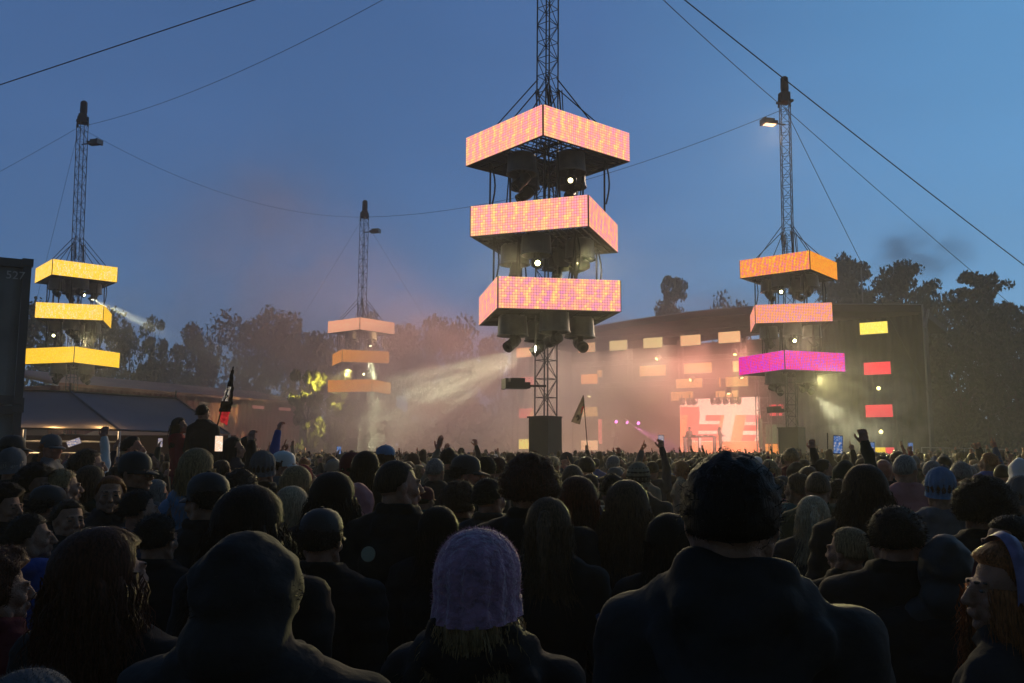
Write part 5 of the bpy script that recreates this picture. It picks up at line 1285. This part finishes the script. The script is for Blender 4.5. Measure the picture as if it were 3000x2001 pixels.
# details on some of them
def on_head(o, hy, hp=0): return HT @ Matrix.Rotation(R(round(hy/15)*15), 4, 'Z') @ Matrix.Rotation(R(hp), 4, 'X')
o = find('ginger hair and lilac headband'); mb = MB(); n = 40; vs = []; fs = []
for j in range(5):
    for k in range(n+1):
        a = math.pi*k/n; z = .10+.175*math.sin(a)-.005; x = .112*math.cos(a); y = .03+.012*(j-2)*(.4+.6*math.sin(a)); vs.append((x, y-.03*math.sin(a), z-.006*abs(j-2)))
for j in range(4):
    for k in range(n): b = j*(n+1)+k; fs.append((b, b+1, b+n+2, b+n+1))
mb.faces(vs, fs); M['lilac_band'] = mat('lilac_band', (.13, .11, .22), .6, noise=.4, nscale=30); h = mb.build('headband', M['lilac_band'], o, smooth=True); h.matrix_local = on_head(o, 45)
o = find('round pale badge'); mb = MB(); mb.lathe([(.033, 0), (.033, .003), (.031, .004)], n=24); b = mb.build('badge', mat('pale_badge', (.30, .30, .22), .6), o); b.location = (-.015, -.160, 1.335); b.rotation_euler = (R(82), 0, 0); b.location = (-.08, -.150, 1.345)
o = find('glasses in right profile'); mb = MB(); gl = .0035
for q in (-1, 1):
    mb.lathe([(.019, 0), (.021, .002), (.021, .006), (.019, .008)], n=14, M4=Matrix.Translation((q*.032, .102, .110)) @ Matrix.Rotation(R(-90), 4, 'X')); mb.tube((q*.052, .10, .116), (q*.082, 0, .112), .0025, 5)
mb.tube((-.012, .106, .114), (.012, .106, .114), .0025, 5); g_ = mb.build('glasses', M['phone'], o); g_.matrix_local = on_head(o, -45)
o = find('striped knitted hat'); mb = MB()
for z, r_ in ((.12, .1035), (.155, .1025), (.19, .094), (.22, .080), (.243, .060)):
    vs = []; fs = []
    for j in range(3):
        for k in range(24): a = 2*math.pi*k/24; rr_ = r_+(.004 if j == 1 else 0); vs.append((rr_*math.cos(a)*.95, -.014+rr_*math.sin(a)*1.12, z+.007*(j-1)+.008*math.sin(a)))
    for j in range(2):
        for k in range(24): fs.append((j*24+k, j*24+(k+1) % 24, (j+1)*24+(k+1) % 24, (j+1)*24+k))
    mb.faces(vs, fs)
st_ = mb.build('hat_stripe', M['c_brown'], o, smooth=True); st_.matrix_local = on_head(o, 0)
# blue strap of a bag next to the low ponytail, and the pale bottle-like strap lower left
def strap(o, name, m, pts, w=.02):
    mb = MB(); mb.path([Vector(p) for p in pts], w, 8); return mb.build(name, m, o, smooth=True)
strap(find('low ponytail'), 'bag_strap', M['c_denim'], [(.235, -.135, 1.30), (.262, -.125, 1.22), (.270, -.11, 1.10), (.268, -.10, 1.0)], .022)
# riders on shoulders
cr1 = pp(590, 1330, 12.5, 'man carrying the rider in black on his shoulders', hair='short', hc='black', jc='black')
cr2 = pp(534, 1332, 12.9, 'man carrying the rider in red on his shoulders', hair='short', hc='brown', jc='navy')
pp(598, 1184, 12.6, 'person in black jacket sitting high on shoulders before the canopy', hair='short', hc='black', jac='coat', jc='black', sit=True, group='riders on shoulders', hs=1)
pp(530, 1222, 12.9, 'woman in red top sitting on shoulders beside the rider in black', hair='long', hc='dark_brown', jac='hoodie', jc='red', sex='f', sit=True, yaw=-40, hy=-30, group='riders on shoulders')

# ------------------------------------------------------------------ the rest of the crowd
occ = [(v[0].location.x, v[0].location.y) for v in NEAR.values()]+[(cr1.location.x, cr1.location.y), (cr2.location.x, cr2.location.y)]
LM = [(0, 110, 'before the grey container'), (110, 380, 'before the left part of the canopy'), (380, 700, 'before the right part of the canopy'), (700, 960, 'before the end of the red shed'), (960, 1230, 'under the farthest tower'),
      (1230, 1530, 'left of the nearest tower base'), (1530, 1680, 'at the nearest tower base'), (1680, 1960, 'near the triangular flag'), (1960, 2280, 'before the stage backdrop'), (2280, 2500, 'under the magenta ring'), (2500, 2700, 'under the column of red screens'), (2700, 3100, 'before the dark trees at the right')]
blocked = [(1.1, 29.4, 1.8), (15.3, 48.7, 2.2), (-28.7, 57.9, 2.2), (-12.9, 75, 2.2)]
def free(x, y):
    for a, b, r_ in blocked:
        if (x-a)**2+(y-b)**2 < r_*r_: return False
    if y > 21 and x < -10.2 and y < 38: return False           # canopy
    if x < -7.2 and y > 14 and y < 20.5 and x < -8.2+.55*(y-15.6): return False   # containers
    if (Vector((x, y, 0))-S0).dot(NN) > -5: return False
    d = (Vector((x, y, 0))-A).dot(nv)
    if d > -2.5: return False
    return True
def free(x, y, _f=free): return _f(x, y)
cand = []; y = 6.6
while y < 20:
    hw = .62*y; x = -hw+rng.uniform(0, .5)
    while x < hw:
        q = (x+rng.uniform(-.16, .16), y+rng.uniform(-.34, .34))
        if free(*q) and all((q[0]-a)**2+(q[1]-b)**2 > .45**2 for a, b in occ): cand.append(q)
        x += rng.uniform(.40, .92)*(1+.01*y)
    y += .78
cand.sort(key=lambda c: c[1]); NIND = 222
ind = cand[:NIND]; ymax = ind[-1][1]
hk = ['short']*6+['crop', 'long', 'long', 'long', 'wavy', 'ponytail', 'bun', 'curly', 'quiff']
hcs = ['black', 'dark_brown', 'dark_brown', 'brown', 'brown', 'light_brown', 'light_brown', 'blonde', 'blonde', 'ginger', 'grey']
jcs = ['black']*6+['charcoal']*3+['navy', 'navy', 'dark green', 'brown', 'grey', 'denim', 'olive', 'wine red', 'blue', 'beige', 'white', 'teal', 'pink', 'red', 'purple']
hats = [None]*9+['cap', 'beanie', 'hood']
recs = []
for x, y in ind:
    f_ = rng.random() < .42; hr = rng.choice([h for h in hk if (h in ('short', 'crop', 'quiff')) != f_]); hat = rng.choice(hats)
    jc = rng.choice(jcs); hc = rng.choice(hcs); hatc = rng.choice(['black', 'charcoal', 'navy', 'grey', 'beige', 'wine red', 'white'])
    pose = rng.choices(['down', 'high', 'point', 'open', 'horn', 'cup', 'phone'], [87, 3, 2, 2, 1, 1, 4])[0]
    if y < 9: pose = 'down'
    t = rng.gauss(0, 1); yaw = rng.uniform(-28, 28) if rng.random() < .72 else rng.uniform(-100, 100)
    if hat == 'hood': hatc = jc
    recs.append([x, y, (1.69 if not f_ else 1.60)+.07*t+.01, dict(hair=hr if not (hat and hr in ('bun', 'curly', 'quiff')) else 'short', hc=hc, jac=rng.choice(['coat', 'coat', 'hoodie', 'puffer', 'hoodcoat']) if pose == 'down' else rng.choice(['coat', 'hoodie']), jc=jc, sex='f' if f_ else 'm', yaw=yaw, hy=rng.choice([0, 0, 15, -15, 30, -30, 45, -45, 60, -60]), hp=rng.choice([0, 0, 10, -10]), pose=pose, hat=hat, hatc=hatc, skin=rng.choice(['skin']*6+['skin_tan', 'skin_red', 'skin_dark']), seed=rng.randint(0, 1))])
# labels: look first, then the place named by what stands behind, then the order in its small family
def sector(x, y):
    px = proj((x, y, 1.7))[0]
    for a, b, n_ in LM:
        if px < b: return n_
    return LM[-1][2]
HW = {'short': 'short', 'crop': 'cropped', 'long': 'long', 'wavy': 'wavy', 'ponytail': 'ponytail in', 'bun': 'bun of', 'curly': 'curly', 'quiff': 'bushy'}
fam = {}
for r in recs:
    k = r[3]; hcn = k['hc'].replace('_', ' ').replace('dark brown', 'brown').replace('light brown', 'brown')
    look = (('%s %s' % (k['hatc'].replace('charcoal', 'dark grey'), {'cap': 'cap', 'beanie': 'beanie', 'hood': 'hood up'}[k['hat']])) if k['hat'] else '%s %s hair' % (HW[k['hair']], hcn))+(', %s top' % k['jc'].replace('charcoal', 'dark grey') if not (k['hat'] == 'hood') else '')
    act = {'down': '', 'high': ', arm up', 'point': ', pointing up', 'open': ', open hand up', 'horn': ', fingers raised', 'cup': ', raised cup', 'phone': ', hand at face'}[k['pose']]
    r.append((look+act) if len((look+act).split()) < 8 else look); r.append(sector(r[0], r[1])); fam.setdefault((r[4], r[5]), []).append(r)
ORD = ['leftmost', 'second from left', 'third from left', 'fourth from left', 'fifth from left', 'sixth from left']
for (lk, sec), rs in fam.items():
    rs.sort(key=lambda r: r[0]/r[1])
    for i, r in enumerate(rs): r.append('%s, %s%s' % (lk, (ORD[min(i, 5)]+' ' if len(rs) > 1 else ''), sec))
npn = 0
for x, y, zt, k, lk, sec, lb in recs:
    o = person(x, y, zt, lb, **k)
    if k['pose'] == 'high' and rng.random() < .8:
        npn += 1; o_ = phone(hand_pos(o, 1, 'high'), 'phone held by person with '+lb.split(',')[0]+' '+sec, rng.choice(['phone_scr', 'phone_warm', 'phone_blue']))
    if k['pose'] == 'cup':
        p = hand_pos(o, 1, 'cup'); mb = MB(); mb.lathe([(.03, -.06), (.042, .075), (.040, .075), (.029, -.05)], n=16); c = mb.build('plastic_cup', M['cup'] if 'cup' in M else M.setdefault('cup', mat('cloudy_cup', (.45, .42, .36), .3)), None, p, True); tag(c, 'plastic cup raised by '+lb.split(',')[0]+' person '+sec, 'cup', 'cups held up')
hnd = find('largest phone'); phone(at(2455, 1303, hnd.location.y+.2), 'largest raised phone showing a blue picture of the towers', 'phone_blue', 1.0, .05)
pr_ = pp(655, 1345, 8.6, 'person holding up the bright warm phone before the riders', hair='short', hc='brown', jc='black', pose='high'); phone(at(641, 1300, 8.8), 'bright phone with warm white screen below the riders', 'phone_warm', 1.05)
pr_ = pp(228, 1330, 9.2, 'person in white sleeves holding up a small bright phone before the canopy', hair='short', hc='brown', jac='hoodie', jc='white', pose='high', yaw=25); phone(at(216, 1296, 9.3), 'small white lit phone under the left canopy', 'phone_scr', .9, 1.2)

# farther crowd: too many to count
def lowman(seed):
    s = Shape(); r = random.Random(seed); up = seed % 5 == 0
    s.ell((0, 0, 1.62), (.085, .10, .12)); s.cap((0, 0, 1.42), (0, 0, 1.52), .06, .05); s.cap((-.15, 0, 1.38), (.15, 0, 1.38), .085, .085); s.ell((0, 0, 1.2), (.19, .13, .28)); s.cap((-.09, 0, .8), (-.10, 0, .05), .09, .05); s.cap((.09, 0, .8), (.10, 0, .05), .09, .05)
    for q in (-1, 1):
        if up and q == 1: s.chain([((.19, 0, 1.40), .07), ((.27, .1, 1.62), .058), ((.20, .14, 1.82), .05), ((.20, .15, 1.90), .05)])
        else: s.chain([((q*.2, 0, 1.38), .065), ((q*.26, 0, 1.1), .05), ((q*.25, .08, .88), .035)])
    v, f = s.mesh(.055, 1)
    q4 = []
    for t in f: q4.append(t)
    head = [1 if (np.mean([v[i][2] for i in t]) > 1.54 and not (up and np.mean([v[i][0] for i in t]) > .12)) else 0 for t in q4]
    hand = [1 if up and np.mean([v[i][2] for i in t]) > 1.82 else 0 for t in q4]
    face = [1 if h and np.mean([v[i][1] for i in t]) > .045 and np.mean([v[i][2] for i in t]) < 1.68 else 0 for h, t in zip(head, q4)]
    return v, q4, head, [a or b for a, b in zip(hand, face)]
LMn = [lowman(i) for i in (0, 1, 2, 3)]
far = cand[NIND:]
y = 20.0
while y < 84:
    hw = .60*y; x = -hw+rng.uniform(0, .6); stp = .62+.007*(y-20)
    while x < hw:
        q = (x+rng.uniform(-.2, .2), y+rng.uniform(-.3, .3)); px = proj((q[0], q[1], 1.6))[0]
        if -60 < px < 3060 and free(*q): far.append(q)
        x += rng.uniform(.52, .95)*(1+.008*(y-20))
    y += stp*1.25
cmats = ['c_black', 'c_charcoal', 'c_navy', 'c_brown', 'c_grey', 'c_beige', 'c_denim', 'c_wine red', 'c_white', 'hair_black', 'hair_dark_brown', 'hair_brown', 'hair_light_brown', 'hair_blonde', 'skin']
V = []; Fc = []; MI = []; n = 0
for x, y in far:
    v, f, hd, sk = LMn[rng.choices([0, 1, 2, 3], [.45, 3, 3, 3])[0]]; s = (rng.gauss(1.70, .075))/1.745; a = -math.atan2(STAGE_C.x-x, STAGE_C.y-y)+rng.uniform(-.4, .4)
    V.append(xf(v, (x, y, 0), 0, 0, a, s)); cm = rng.choices(range(9), [8, 5, 3, 2, 1, .6, 1, .6, .4])[0]; hm = rng.choices(range(9, 14), [4, 4, 3, 3, 2])[0]
    if rng.random() < .06: hm = rng.choice([4, 5, 8, 6])
    MI += [14 if k_ else hm if h_ else cm for h_, k_ in zip(hd, sk)]; Fc += [tuple(i+n for i in t) for t in f]; n += len(v)
me = to_mesh('far_crowd', np.concatenate(V), Fc, MI, [M[m_] for m_ in cmats]); o = bpy.data.objects.new('far_crowd', me); C.objects.link(o)
tag(o, 'the far crowd packed between the towers and the stage', 'crowd', kind='stuff')
print('CROWD', len(NEAR), len(recs), 'ymax', ymax, 'far', len(far), len(Fc))

# players on the stage
def player(px, top, label, **k):
    p = sp(px, top, 6.8); z = p.z; return person(p.x, p.y, z, label, zbase=1.45, group='players on the stage', **k)
player(2019, 1249, 'left player behind the table on stage, black silhouette', hair='crop', hc='black', jac='shirt', jc='black', yaw=-150, pose='fold', pose_l='fold')
player(2109, 1250, 'right player with long hair at the end of the table on stage', hair='long', hc='black', jac='shirt', jc='black', sex='f', yaw=90, pose='fold')

# ------------------------------------------------------------------ flags
def flag(label, base, topp, pts, cols, marks=()):
    """pole with a hanging cloth; pts are the cloth's outline in the picture, at the pole's distance"""
    Y = base.y; r = empty('flag', (base.x, base.y, 0)); inv = Matrix.Translation(-r.location)
    mb = MB(); mb.tube((base.x, base.y, 1.2), base, .012, 6); mb.tube(base, topp, .012, 6); o = mb.build('flag_pole', M['c_brown']); o.parent = r; o.matrix_parent_inverse = inv
    tag(r, label, 'flag'); return r, inv
def cloth(r, inv, quad, m, name='flag_cloth', amp=.022, nx=14, ny=20, thick=.0):
    a, b, c, d = quad; vs = []; fs = []
    for i in range(nx+1):
        for j in range(ny+1):
            u, v = i/nx, j/ny; p = a.lerp(b, u).lerp(d.lerp(c, u), v); p = p+Vector((0, amp*math.sin(u*9+v*3)+amp*.5*math.sin(v*14), 0)); vs.append(p)
    for i in range(nx):
        for j in range(ny): k = i*(ny+1)+j; fs.append((k, k+ny+1, k+ny+2, k+1))
    mb = MB(); mb.faces(vs, fs); o = mb.build(name, m, smooth=True); o.parent = r; o.matrix_parent_inverse = inv; return o
FY = 15.0
f1, i1 = flag('tall limp flag, dark above, white amid, red below, before the red shed', at(636, 1248, FY), at(684, 1074, FY), None, None)
P = lambda x, y, Y=FY: at(x, y, Y)
cloth(f1, i1, (P(676, 1085), P(685, 1083), P(684, 1133), P(664, 1132)), M['c_black'], 'dark_part'); M['flag_white'] = mat('flag_white', (.85, .85, .88), .8); M['flag_red'] = mat('flag_red', (.85, .06, .09), .8)
cloth(f1, i1, (P(664, 1132), P(677, 1133), P(668, 1175), P(648, 1175)), M['flag_white'], 'white_part'); cloth(f1, i1, (P(677, 1133), P(685, 1133), P(682, 1185), P(668, 1175)), M['c_black'], 'dark_part')
cloth(f1, i1, (P(648, 1175), P(682, 1178), P(676, 1207), P(640, 1206)), M['c_black'], 'dark_part'); cloth(f1, i1, (P(641, 1206), P(673, 1206), P(667, 1247), P(645, 1236)), M['flag_red'], 'red_part')
mb = MB(); mb.path([P(668, 1140, FY-.05), P(662, 1156, FY-.06), P(668, 1160, FY-.06), P(656, 1172, FY-.05)], .009, 5); o = mb.build('emblem', M['c_black']); o.parent = f1; o.matrix_parent_inverse = i1
FY2 = 20.0
f2, i2 = flag('triangular dark pennant on a long thin pole before the stage', at(1722, 1322, FY2), at(1709, 1158, FY2), None, None)
P2 = lambda x, y: at(x, y, FY2)
M['pennant'] = mat('pennant_grey_brown', (.075, .06, .055), .85, noise=.4, nscale=3)
cloth(f2, i2, (P2(1708, 1158), P2(1711, 1188), P2(1699, 1244), P2(1673, 1236)), M['pennant'], 'flag_cloth'); cloth(f2, i2, (P2(1703, 1192), P2(1712, 1190), P2(1706, 1205), P2(1702, 1212)), M['flag_red'], 'red_corner', .02)
mb = MB(); mb.path([P2(1688, 1224)+Vector((0, -.12, 0)), P2(1692, 1216)+Vector((0, -.12, 0)), P2(1696, 1226)+Vector((0, -.12, 0)), P2(1690, 1232)+Vector((0, -.12, 0))], .02, 5); o = mb.build('emblem', M['c_black']); o.parent = f2; o.matrix_parent_inverse = i2
# thin upright pole and rails at the right, a low fence line far right
mb = MB(); a = at(2422, 1340, 30); b = at(2424, 1268, 30); mb.tube((a.x, a.y, 0), b, .018, 6); o = mb.build('thin_pole', M['c_black']); tag(o, 'thin dark upright pole left of the largest phone', 'pole')
def rail(p0, p1, label):
    r = empty('crowd_barrier', (p0.x, p0.y, 0)); inv = Matrix.Translation(-r.location); mb = MB(); mb.tube(p0, p1, .03, 6); mb.tube(p0-Vector((0, 0, .9)), p1-Vector((0, 0, .9)), .03, 6); o = mb.build('rail', M['pole']); o.parent = r; o.matrix_parent_inverse = inv
    for t in (0, .25, .5, .75, 1): p = p0.lerp(p1, t); mb = MB(); mb.tube((p.x, p.y, 0), p, .03, 6); o = mb.build('post', M['pole']); o.parent = r; o.matrix_parent_inverse = inv
    tag(r, label, 'barrier', 'far rails above the crowd')
rail(at(2700, 1311, 66), at(2950, 1316, 66), 'long pale rail low before the dark trees at the right')
rail(at(1060, 1283, 90), at(1180, 1286, 90), 'short pale rail lit through the green smoke')
# thin flag cloth lets the sky behind it through
for k_ in ('flag_white', 'flag_red', 'pennant'):
    n_ = M[k_].node_tree; t_ = n_.nodes.new('ShaderNodeBsdfTranslucent'); t_.inputs[0].default_value = {'flag_white': (.85, .85, .88, 1), 'flag_red': (.85, .05, .08, 1), 'pennant': (.10, .08, .07, 1)}[k_]
    x_ = n_.nodes.new('ShaderNodeMixShader'); x_.inputs[0].default_value = .6; n_.links.new(n_.nodes['Principled BSDF'].outputs[0], x_.inputs[1]); n_.links.new(t_.outputs[0], x_.inputs[2]); n_.links.new(x_.outputs[0], n_.nodes['Material Output'].inputs[0])
# ------------------------------------------------------------------ beams and stage wash
for p, (d, lit) in lights:
    d = Vector(d)
    if (d-c_b).length < 1e-4: gobo_spot('beam_lamp', p+d*.35, d, 45000, 18, WARM, streak=24, seed=1, thr=(.48, .53))
    elif (d-r_b).length < 1e-4: gobo_spot('beam_lamp', p+d*.35, d, 6500, 42, WARM, streak=22, seed=2, thr=(.48, .56))
    elif (d-l_b).length < 1e-4: gobo_spot('beam_lamp', p+d*.35, d, 30000, 18, WARM, streak=14, seed=3)
    elif (d-l_b2).length < 1e-4: gobo_spot('beam_lamp', p+d*.35, d, 9000, 22, WARM, streak=16, seed=4)
    elif (d-f_b).length < 1e-4: gobo_spot('beam_lamp', p+d*.35, d, 150000, 30, (.95, 1, .6), streak=18, seed=5)
for p, d, k in spots:
    col = (1, .2, .9) if k == 'm' else (1, .9, .3)
    gobo_spot('beam_lamp', p+d*.3, d, {'m': 16000, 'c': 22000, 'b': 14000, 'd': 16000}.get(k, 8000), 14, col, streak=24 if k in 'cd' else 0, seed=7)
# wash lamps hung from the roof truss, out over the front of the stage
def wash(name, p, tgt, e, ang, col, r=1.4):
    l = bpy.data.lights.new(name, 'SPOT'); l.energy = e; l.spot_size = R(ang); l.spot_blend = 1; l.shadow_soft_size = r; l.color = col
    o = bpy.data.objects.new(name, l); C.objects.link(o); o.location = p; o.rotation_euler = (Vector(tgt)-Vector(p)).to_track_quat('-Z', 'Y').to_euler()
OW = (1, .66, .48); RW = (1, .42, .32)
for t, z, off, tt, zt_, ot, e, col in ((13, 11, 2, 15, 0, -10, 6000, RW), (17, 11, 2, 19, 0, -12, 6000, RW), (20.5, 11, 2, 24, 0, -12, 5500, OW), (24, 11.2, 2, 29, 0, -12, 8500, OW), (27.5, 11.3, 2, 34, 0, -12, 15000, OW), (31, 11.3, 2, 42, 0, -14, 34000, OW),
                                      (14, 3, 7, 14, 7, -12, 6000, RW), (18, 3, 7, 20, 7, -12, 6000, RW)):
    wash('smoke_wash_lamp', W3(t, z, off), W3(tt, zt_, ot), e, 100, col)
wash('smoke_wash_lamp', W3(34, 11.5, 1), at(860, 760, 82), 150000, 50, (1, .55, .36))  # unseen lamp added to warm the plume over the shed
wash('smoke_wash_lamp', W3(33, 10.5, -1), at(1255, 1060, 68), 26000, 50, (1, .42, .32))  # unseen lamp added to redden the smoke left of the nearest mast
wash('smoke_wash_lamp', at(1150, 1000, 74), at(800, 1000, 84), 5000, 100, (1, .6, .25))  # unseen lamp added by the farthest tower, warms the smoke bank
wash('beam_lamp', at(1030, 1085, 73.8), at(945, 1170, 76.5), 20000, 75, (1, .85, .25), .1)
# floodlight on the mast, then spots added at the rings to warm the crowd
wash('flood_lamp', at(2271, 375, 47.5), (1, 13, 0), 7000, 50, (1, .72, .45), .3)
wash('crowd_lamp', (.3, 28.2, 8.1), (-5, 13, 0), 5200, 70, (1, .82, .45), .15)
wash('crowd_lamp', (2.3, 28.2, 8.1), (6, 13, 0), 5200, 70, (1, .8, .42), .15)
wash('crowd_lamp', (15.3, 46.5, 8), (9, 24, 0), 9000, 75, (1, .72, .45), .15)
wash('crowd_lamp', (-27.5, 56, 8.9), (-12, 33, 0), 9000, 60, (1, .8, .4), .15)
for q_ in (.35, .6, .85):  # point lamps added under the eave for the warm strip on the canopy
    pl = bpy.data.lights.new('eave_glow_lamp', 'POINT'); pl.energy = 26; pl.color = (1, .62, .3); pl.shadow_soft_size = .08; po = bpy.data.objects.new('eave_glow_lamp', pl); C.objects.link(po); po.location = E0.lerp(Cn, q_)+Vector((0, .55, -.05))
# crowd washes from the towers
for a, b, e, ang in (((1700, 700, 29), (850, 1335, 9.5), 26000, 11), ((2285, 848, 48), (2390, 1390, 6.3), 90000, 7), ((1700, 760, 29), (1250, 1325, 22), 20000, 28), ((2330, 1000, 48), (1830, 1375, 8), 22000, 9), ((2400, 1110, 48), (2750, 1345, 20), 40000, 24)):
    gobo_spot('crowd_lamp', at(*a), at(*b)-at(*a), e, ang, (1, .9, .35), streak=0, blend=.9)

# ------------------------------------------------------------------ haze and smoke
def vol_mat(name, dens, col=(1, 1, 1), aniso=.0, nscale=None, lo=.4, hi=.7, detail=3, edge=True, stretch=(1, 1, 1), seed=0.):
    m = bpy.data.materials.new(name); m.use_nodes = True; nt = m.node_tree; nt.nodes.clear(); N = nt.nodes.new; L = nt.links.new
    out = N('ShaderNodeOutputMaterial'); v = N('ShaderNodeVolumePrincipled'); v.inputs['Color'].default_value = (*col, 1); v.inputs['Anisotropy'].default_value = aniso
    v.inputs['Density'].default_value = dens; v.inputs['Density Attribute'].default_value = ''
    L(v.outputs[0], out.inputs['Volume'])
    if nscale:
        tc = N('ShaderNodeTexCoord'); mp = N('ShaderNodeMapping'); mp.inputs['Scale'].default_value = [nscale*s for s in stretch]; mp.inputs['Location'].default_value = (seed, seed*2.3, seed*.7)
        L(tc.outputs['Object'], mp.inputs[0])
        n = N('ShaderNodeTexNoise'); n.inputs['Scale'].default_value = 1; n.inputs['Detail'].default_value = detail; n.inputs['Distortion'].default_value = .6; L(mp.outputs[0], n.inputs['Vector'])
        mr = N('ShaderNodeMapRange'); mr.inputs[1].default_value = lo; mr.inputs[2].default_value = hi; mr.inputs[3].default_value = 0; mr.inputs[4].default_value = dens; mr.clamp = True
        L(n.outputs['Fac'], mr.inputs[0])
        # fade to the edge of the cloud (object is scaled from a unit ball)
        ln = N('ShaderNodeVectorMath'); ln.operation = 'LENGTH'; L(tc.outputs['Object'], ln.inputs[0])
        fr = N('ShaderNodeMapRange'); fr.inputs[1].default_value = .35; fr.inputs[2].default_value = 1.0; fr.inputs[3].default_value = 1; fr.inputs[4].default_value = 0; fr.interpolation_type = 'SMOOTHSTEP'
        L(ln.outputs['Value'], fr.inputs[0])
        mu = N('ShaderNodeMath'); mu.operation = 'MULTIPLY'; L(mr.outputs[0], mu.inputs[0]); L(fr.outputs[0], mu.inputs[1]); L(mu.outputs[0], v.inputs['Density'])
    return m
def smoke(label, c, r, dens, col, nscale=2.5, lo=.4, hi=.7, rot=0., detail=3, seed=0., aniso=.2, stretch=(1, 1, 1)):
    bm = bmesh.new(); bmesh.ops.create_icosphere(bm, subdivisions=3, radius=1.0); me = bpy.data.meshes.new('smoke'); bm.to_mesh(me); bm.free()
    me.materials.append(vol_mat('smoke_'+label[:12], dens, col, aniso, nscale, lo, hi, detail, seed=seed, stretch=stretch))
    o = bpy.data.objects.new('smoke', me); C.objects.link(o); o.location = c; o.scale = r; o.rotation_euler = (0, 0, rot)
    tag(o, label, 'smoke', kind='stuff'); return o
HZ = MB(); HZ.box((0, 90, 27), (300, 260, 56))
m = vol_mat('haze', HAZE_D, (1, .98, .96), .3)
tag(HZ.build('haze', m), 'thin evening haze over the whole field', 'haze', kind='stuff')
sc_ = lambda px, py, Y: at(px, py, Y)
smoke('dense warm smoke filling the stage opening and the ground before it', W3(21, 3.6, -3), (21, 14, 11.5), .075, (1, .93, .86), 3.0, .22, .8, rot=sang, seed=1., aniso=0)
smoke('brown lit smoke drifting between the nearest mast and the shed', sc_(1270, 1180, 64), (20, 13, 12), .075, (1, .93, .86), 3.2, .3, .75, seed=4., aniso=0)
smoke('streaks of smoke in the beam left of the nearest mast', sc_(1400, 1120, 37), (9.5, 7, 3.6), .10, (1, 1, .95), 2.6, .34, .66, rot=-.6, seed=11., aniso=0)
smoke('low bank of brown smoke before the trees and the shed end', sc_(900, 1120, 84), (30, 7, 9), .035, (1, .88, .78), 3.0, .3, .75, seed=13., aniso=0)
smoke('pale green lit smoke cloud under the farthest tower', sc_(1120, 1225, 71), (8, 7, 7), .14, (1, 1, .95), 2.8, .38, .68, seed=2., aniso=0)
smoke('broad thin plume rising into the sky over the shed', sc_(820, 860, 82), (17, 12, 21), .055, (1, .8, .66), 2.0, .35, .7, seed=6.)
smoke('green streaked smoke right of the magenta ringed tower', sc_(2485, 1215, 52), (6.5, 3.5, 4.6), .15, (1, 1, .92), 3.4, .42, .62, seed=9., aniso=0)
smoke('pale smoke puff by the top ring of the yellow lit tower', sc_(380, 920, 57), (4.5, 3, 3), .09, (1, 1, .95), 2.0, .35, .7, seed=3., aniso=0)
smoke('thin smoke over the stage roof', sc_(2030, 950, 75), (24, 7, 9), .085, (1, .85, .75), 2.4, .4, .7, seed=5.)
smoke('dark grey puff of smoke drifting over the right trees', sc_(2690, 745, 125), (10, 5, 5.5), .16, (.30, .34, .44), 1.9, .40, .62, seed=8.)
smoke('reddish smoke rolling left of the nearest mast', sc_(1255, 1060, 68), (9, 5, 6.5), .11, (1, .88, .82), 2.4, .36, .68, seed=17., aniso=0)
scn.cycles.volume_step_rate = 2.0
scn.cycles.volume_max_steps = 128
scn.cycles.max_bounces = 4; scn.cycles.diffuse_bounces = 2; scn.cycles.glossy_bounces = 2; scn.cycles.volume_bounces = 1; scn.cycles.transparent_max_bounces = 8
scn.cycles.sample_clamp_indirect = 3; scn.cycles.sample_clamp_direct = 0
scn.cycles.use_denoising = True
try: scn.cycles.denoiser = 'OPENIMAGEDENOISE'
except Exception: pass
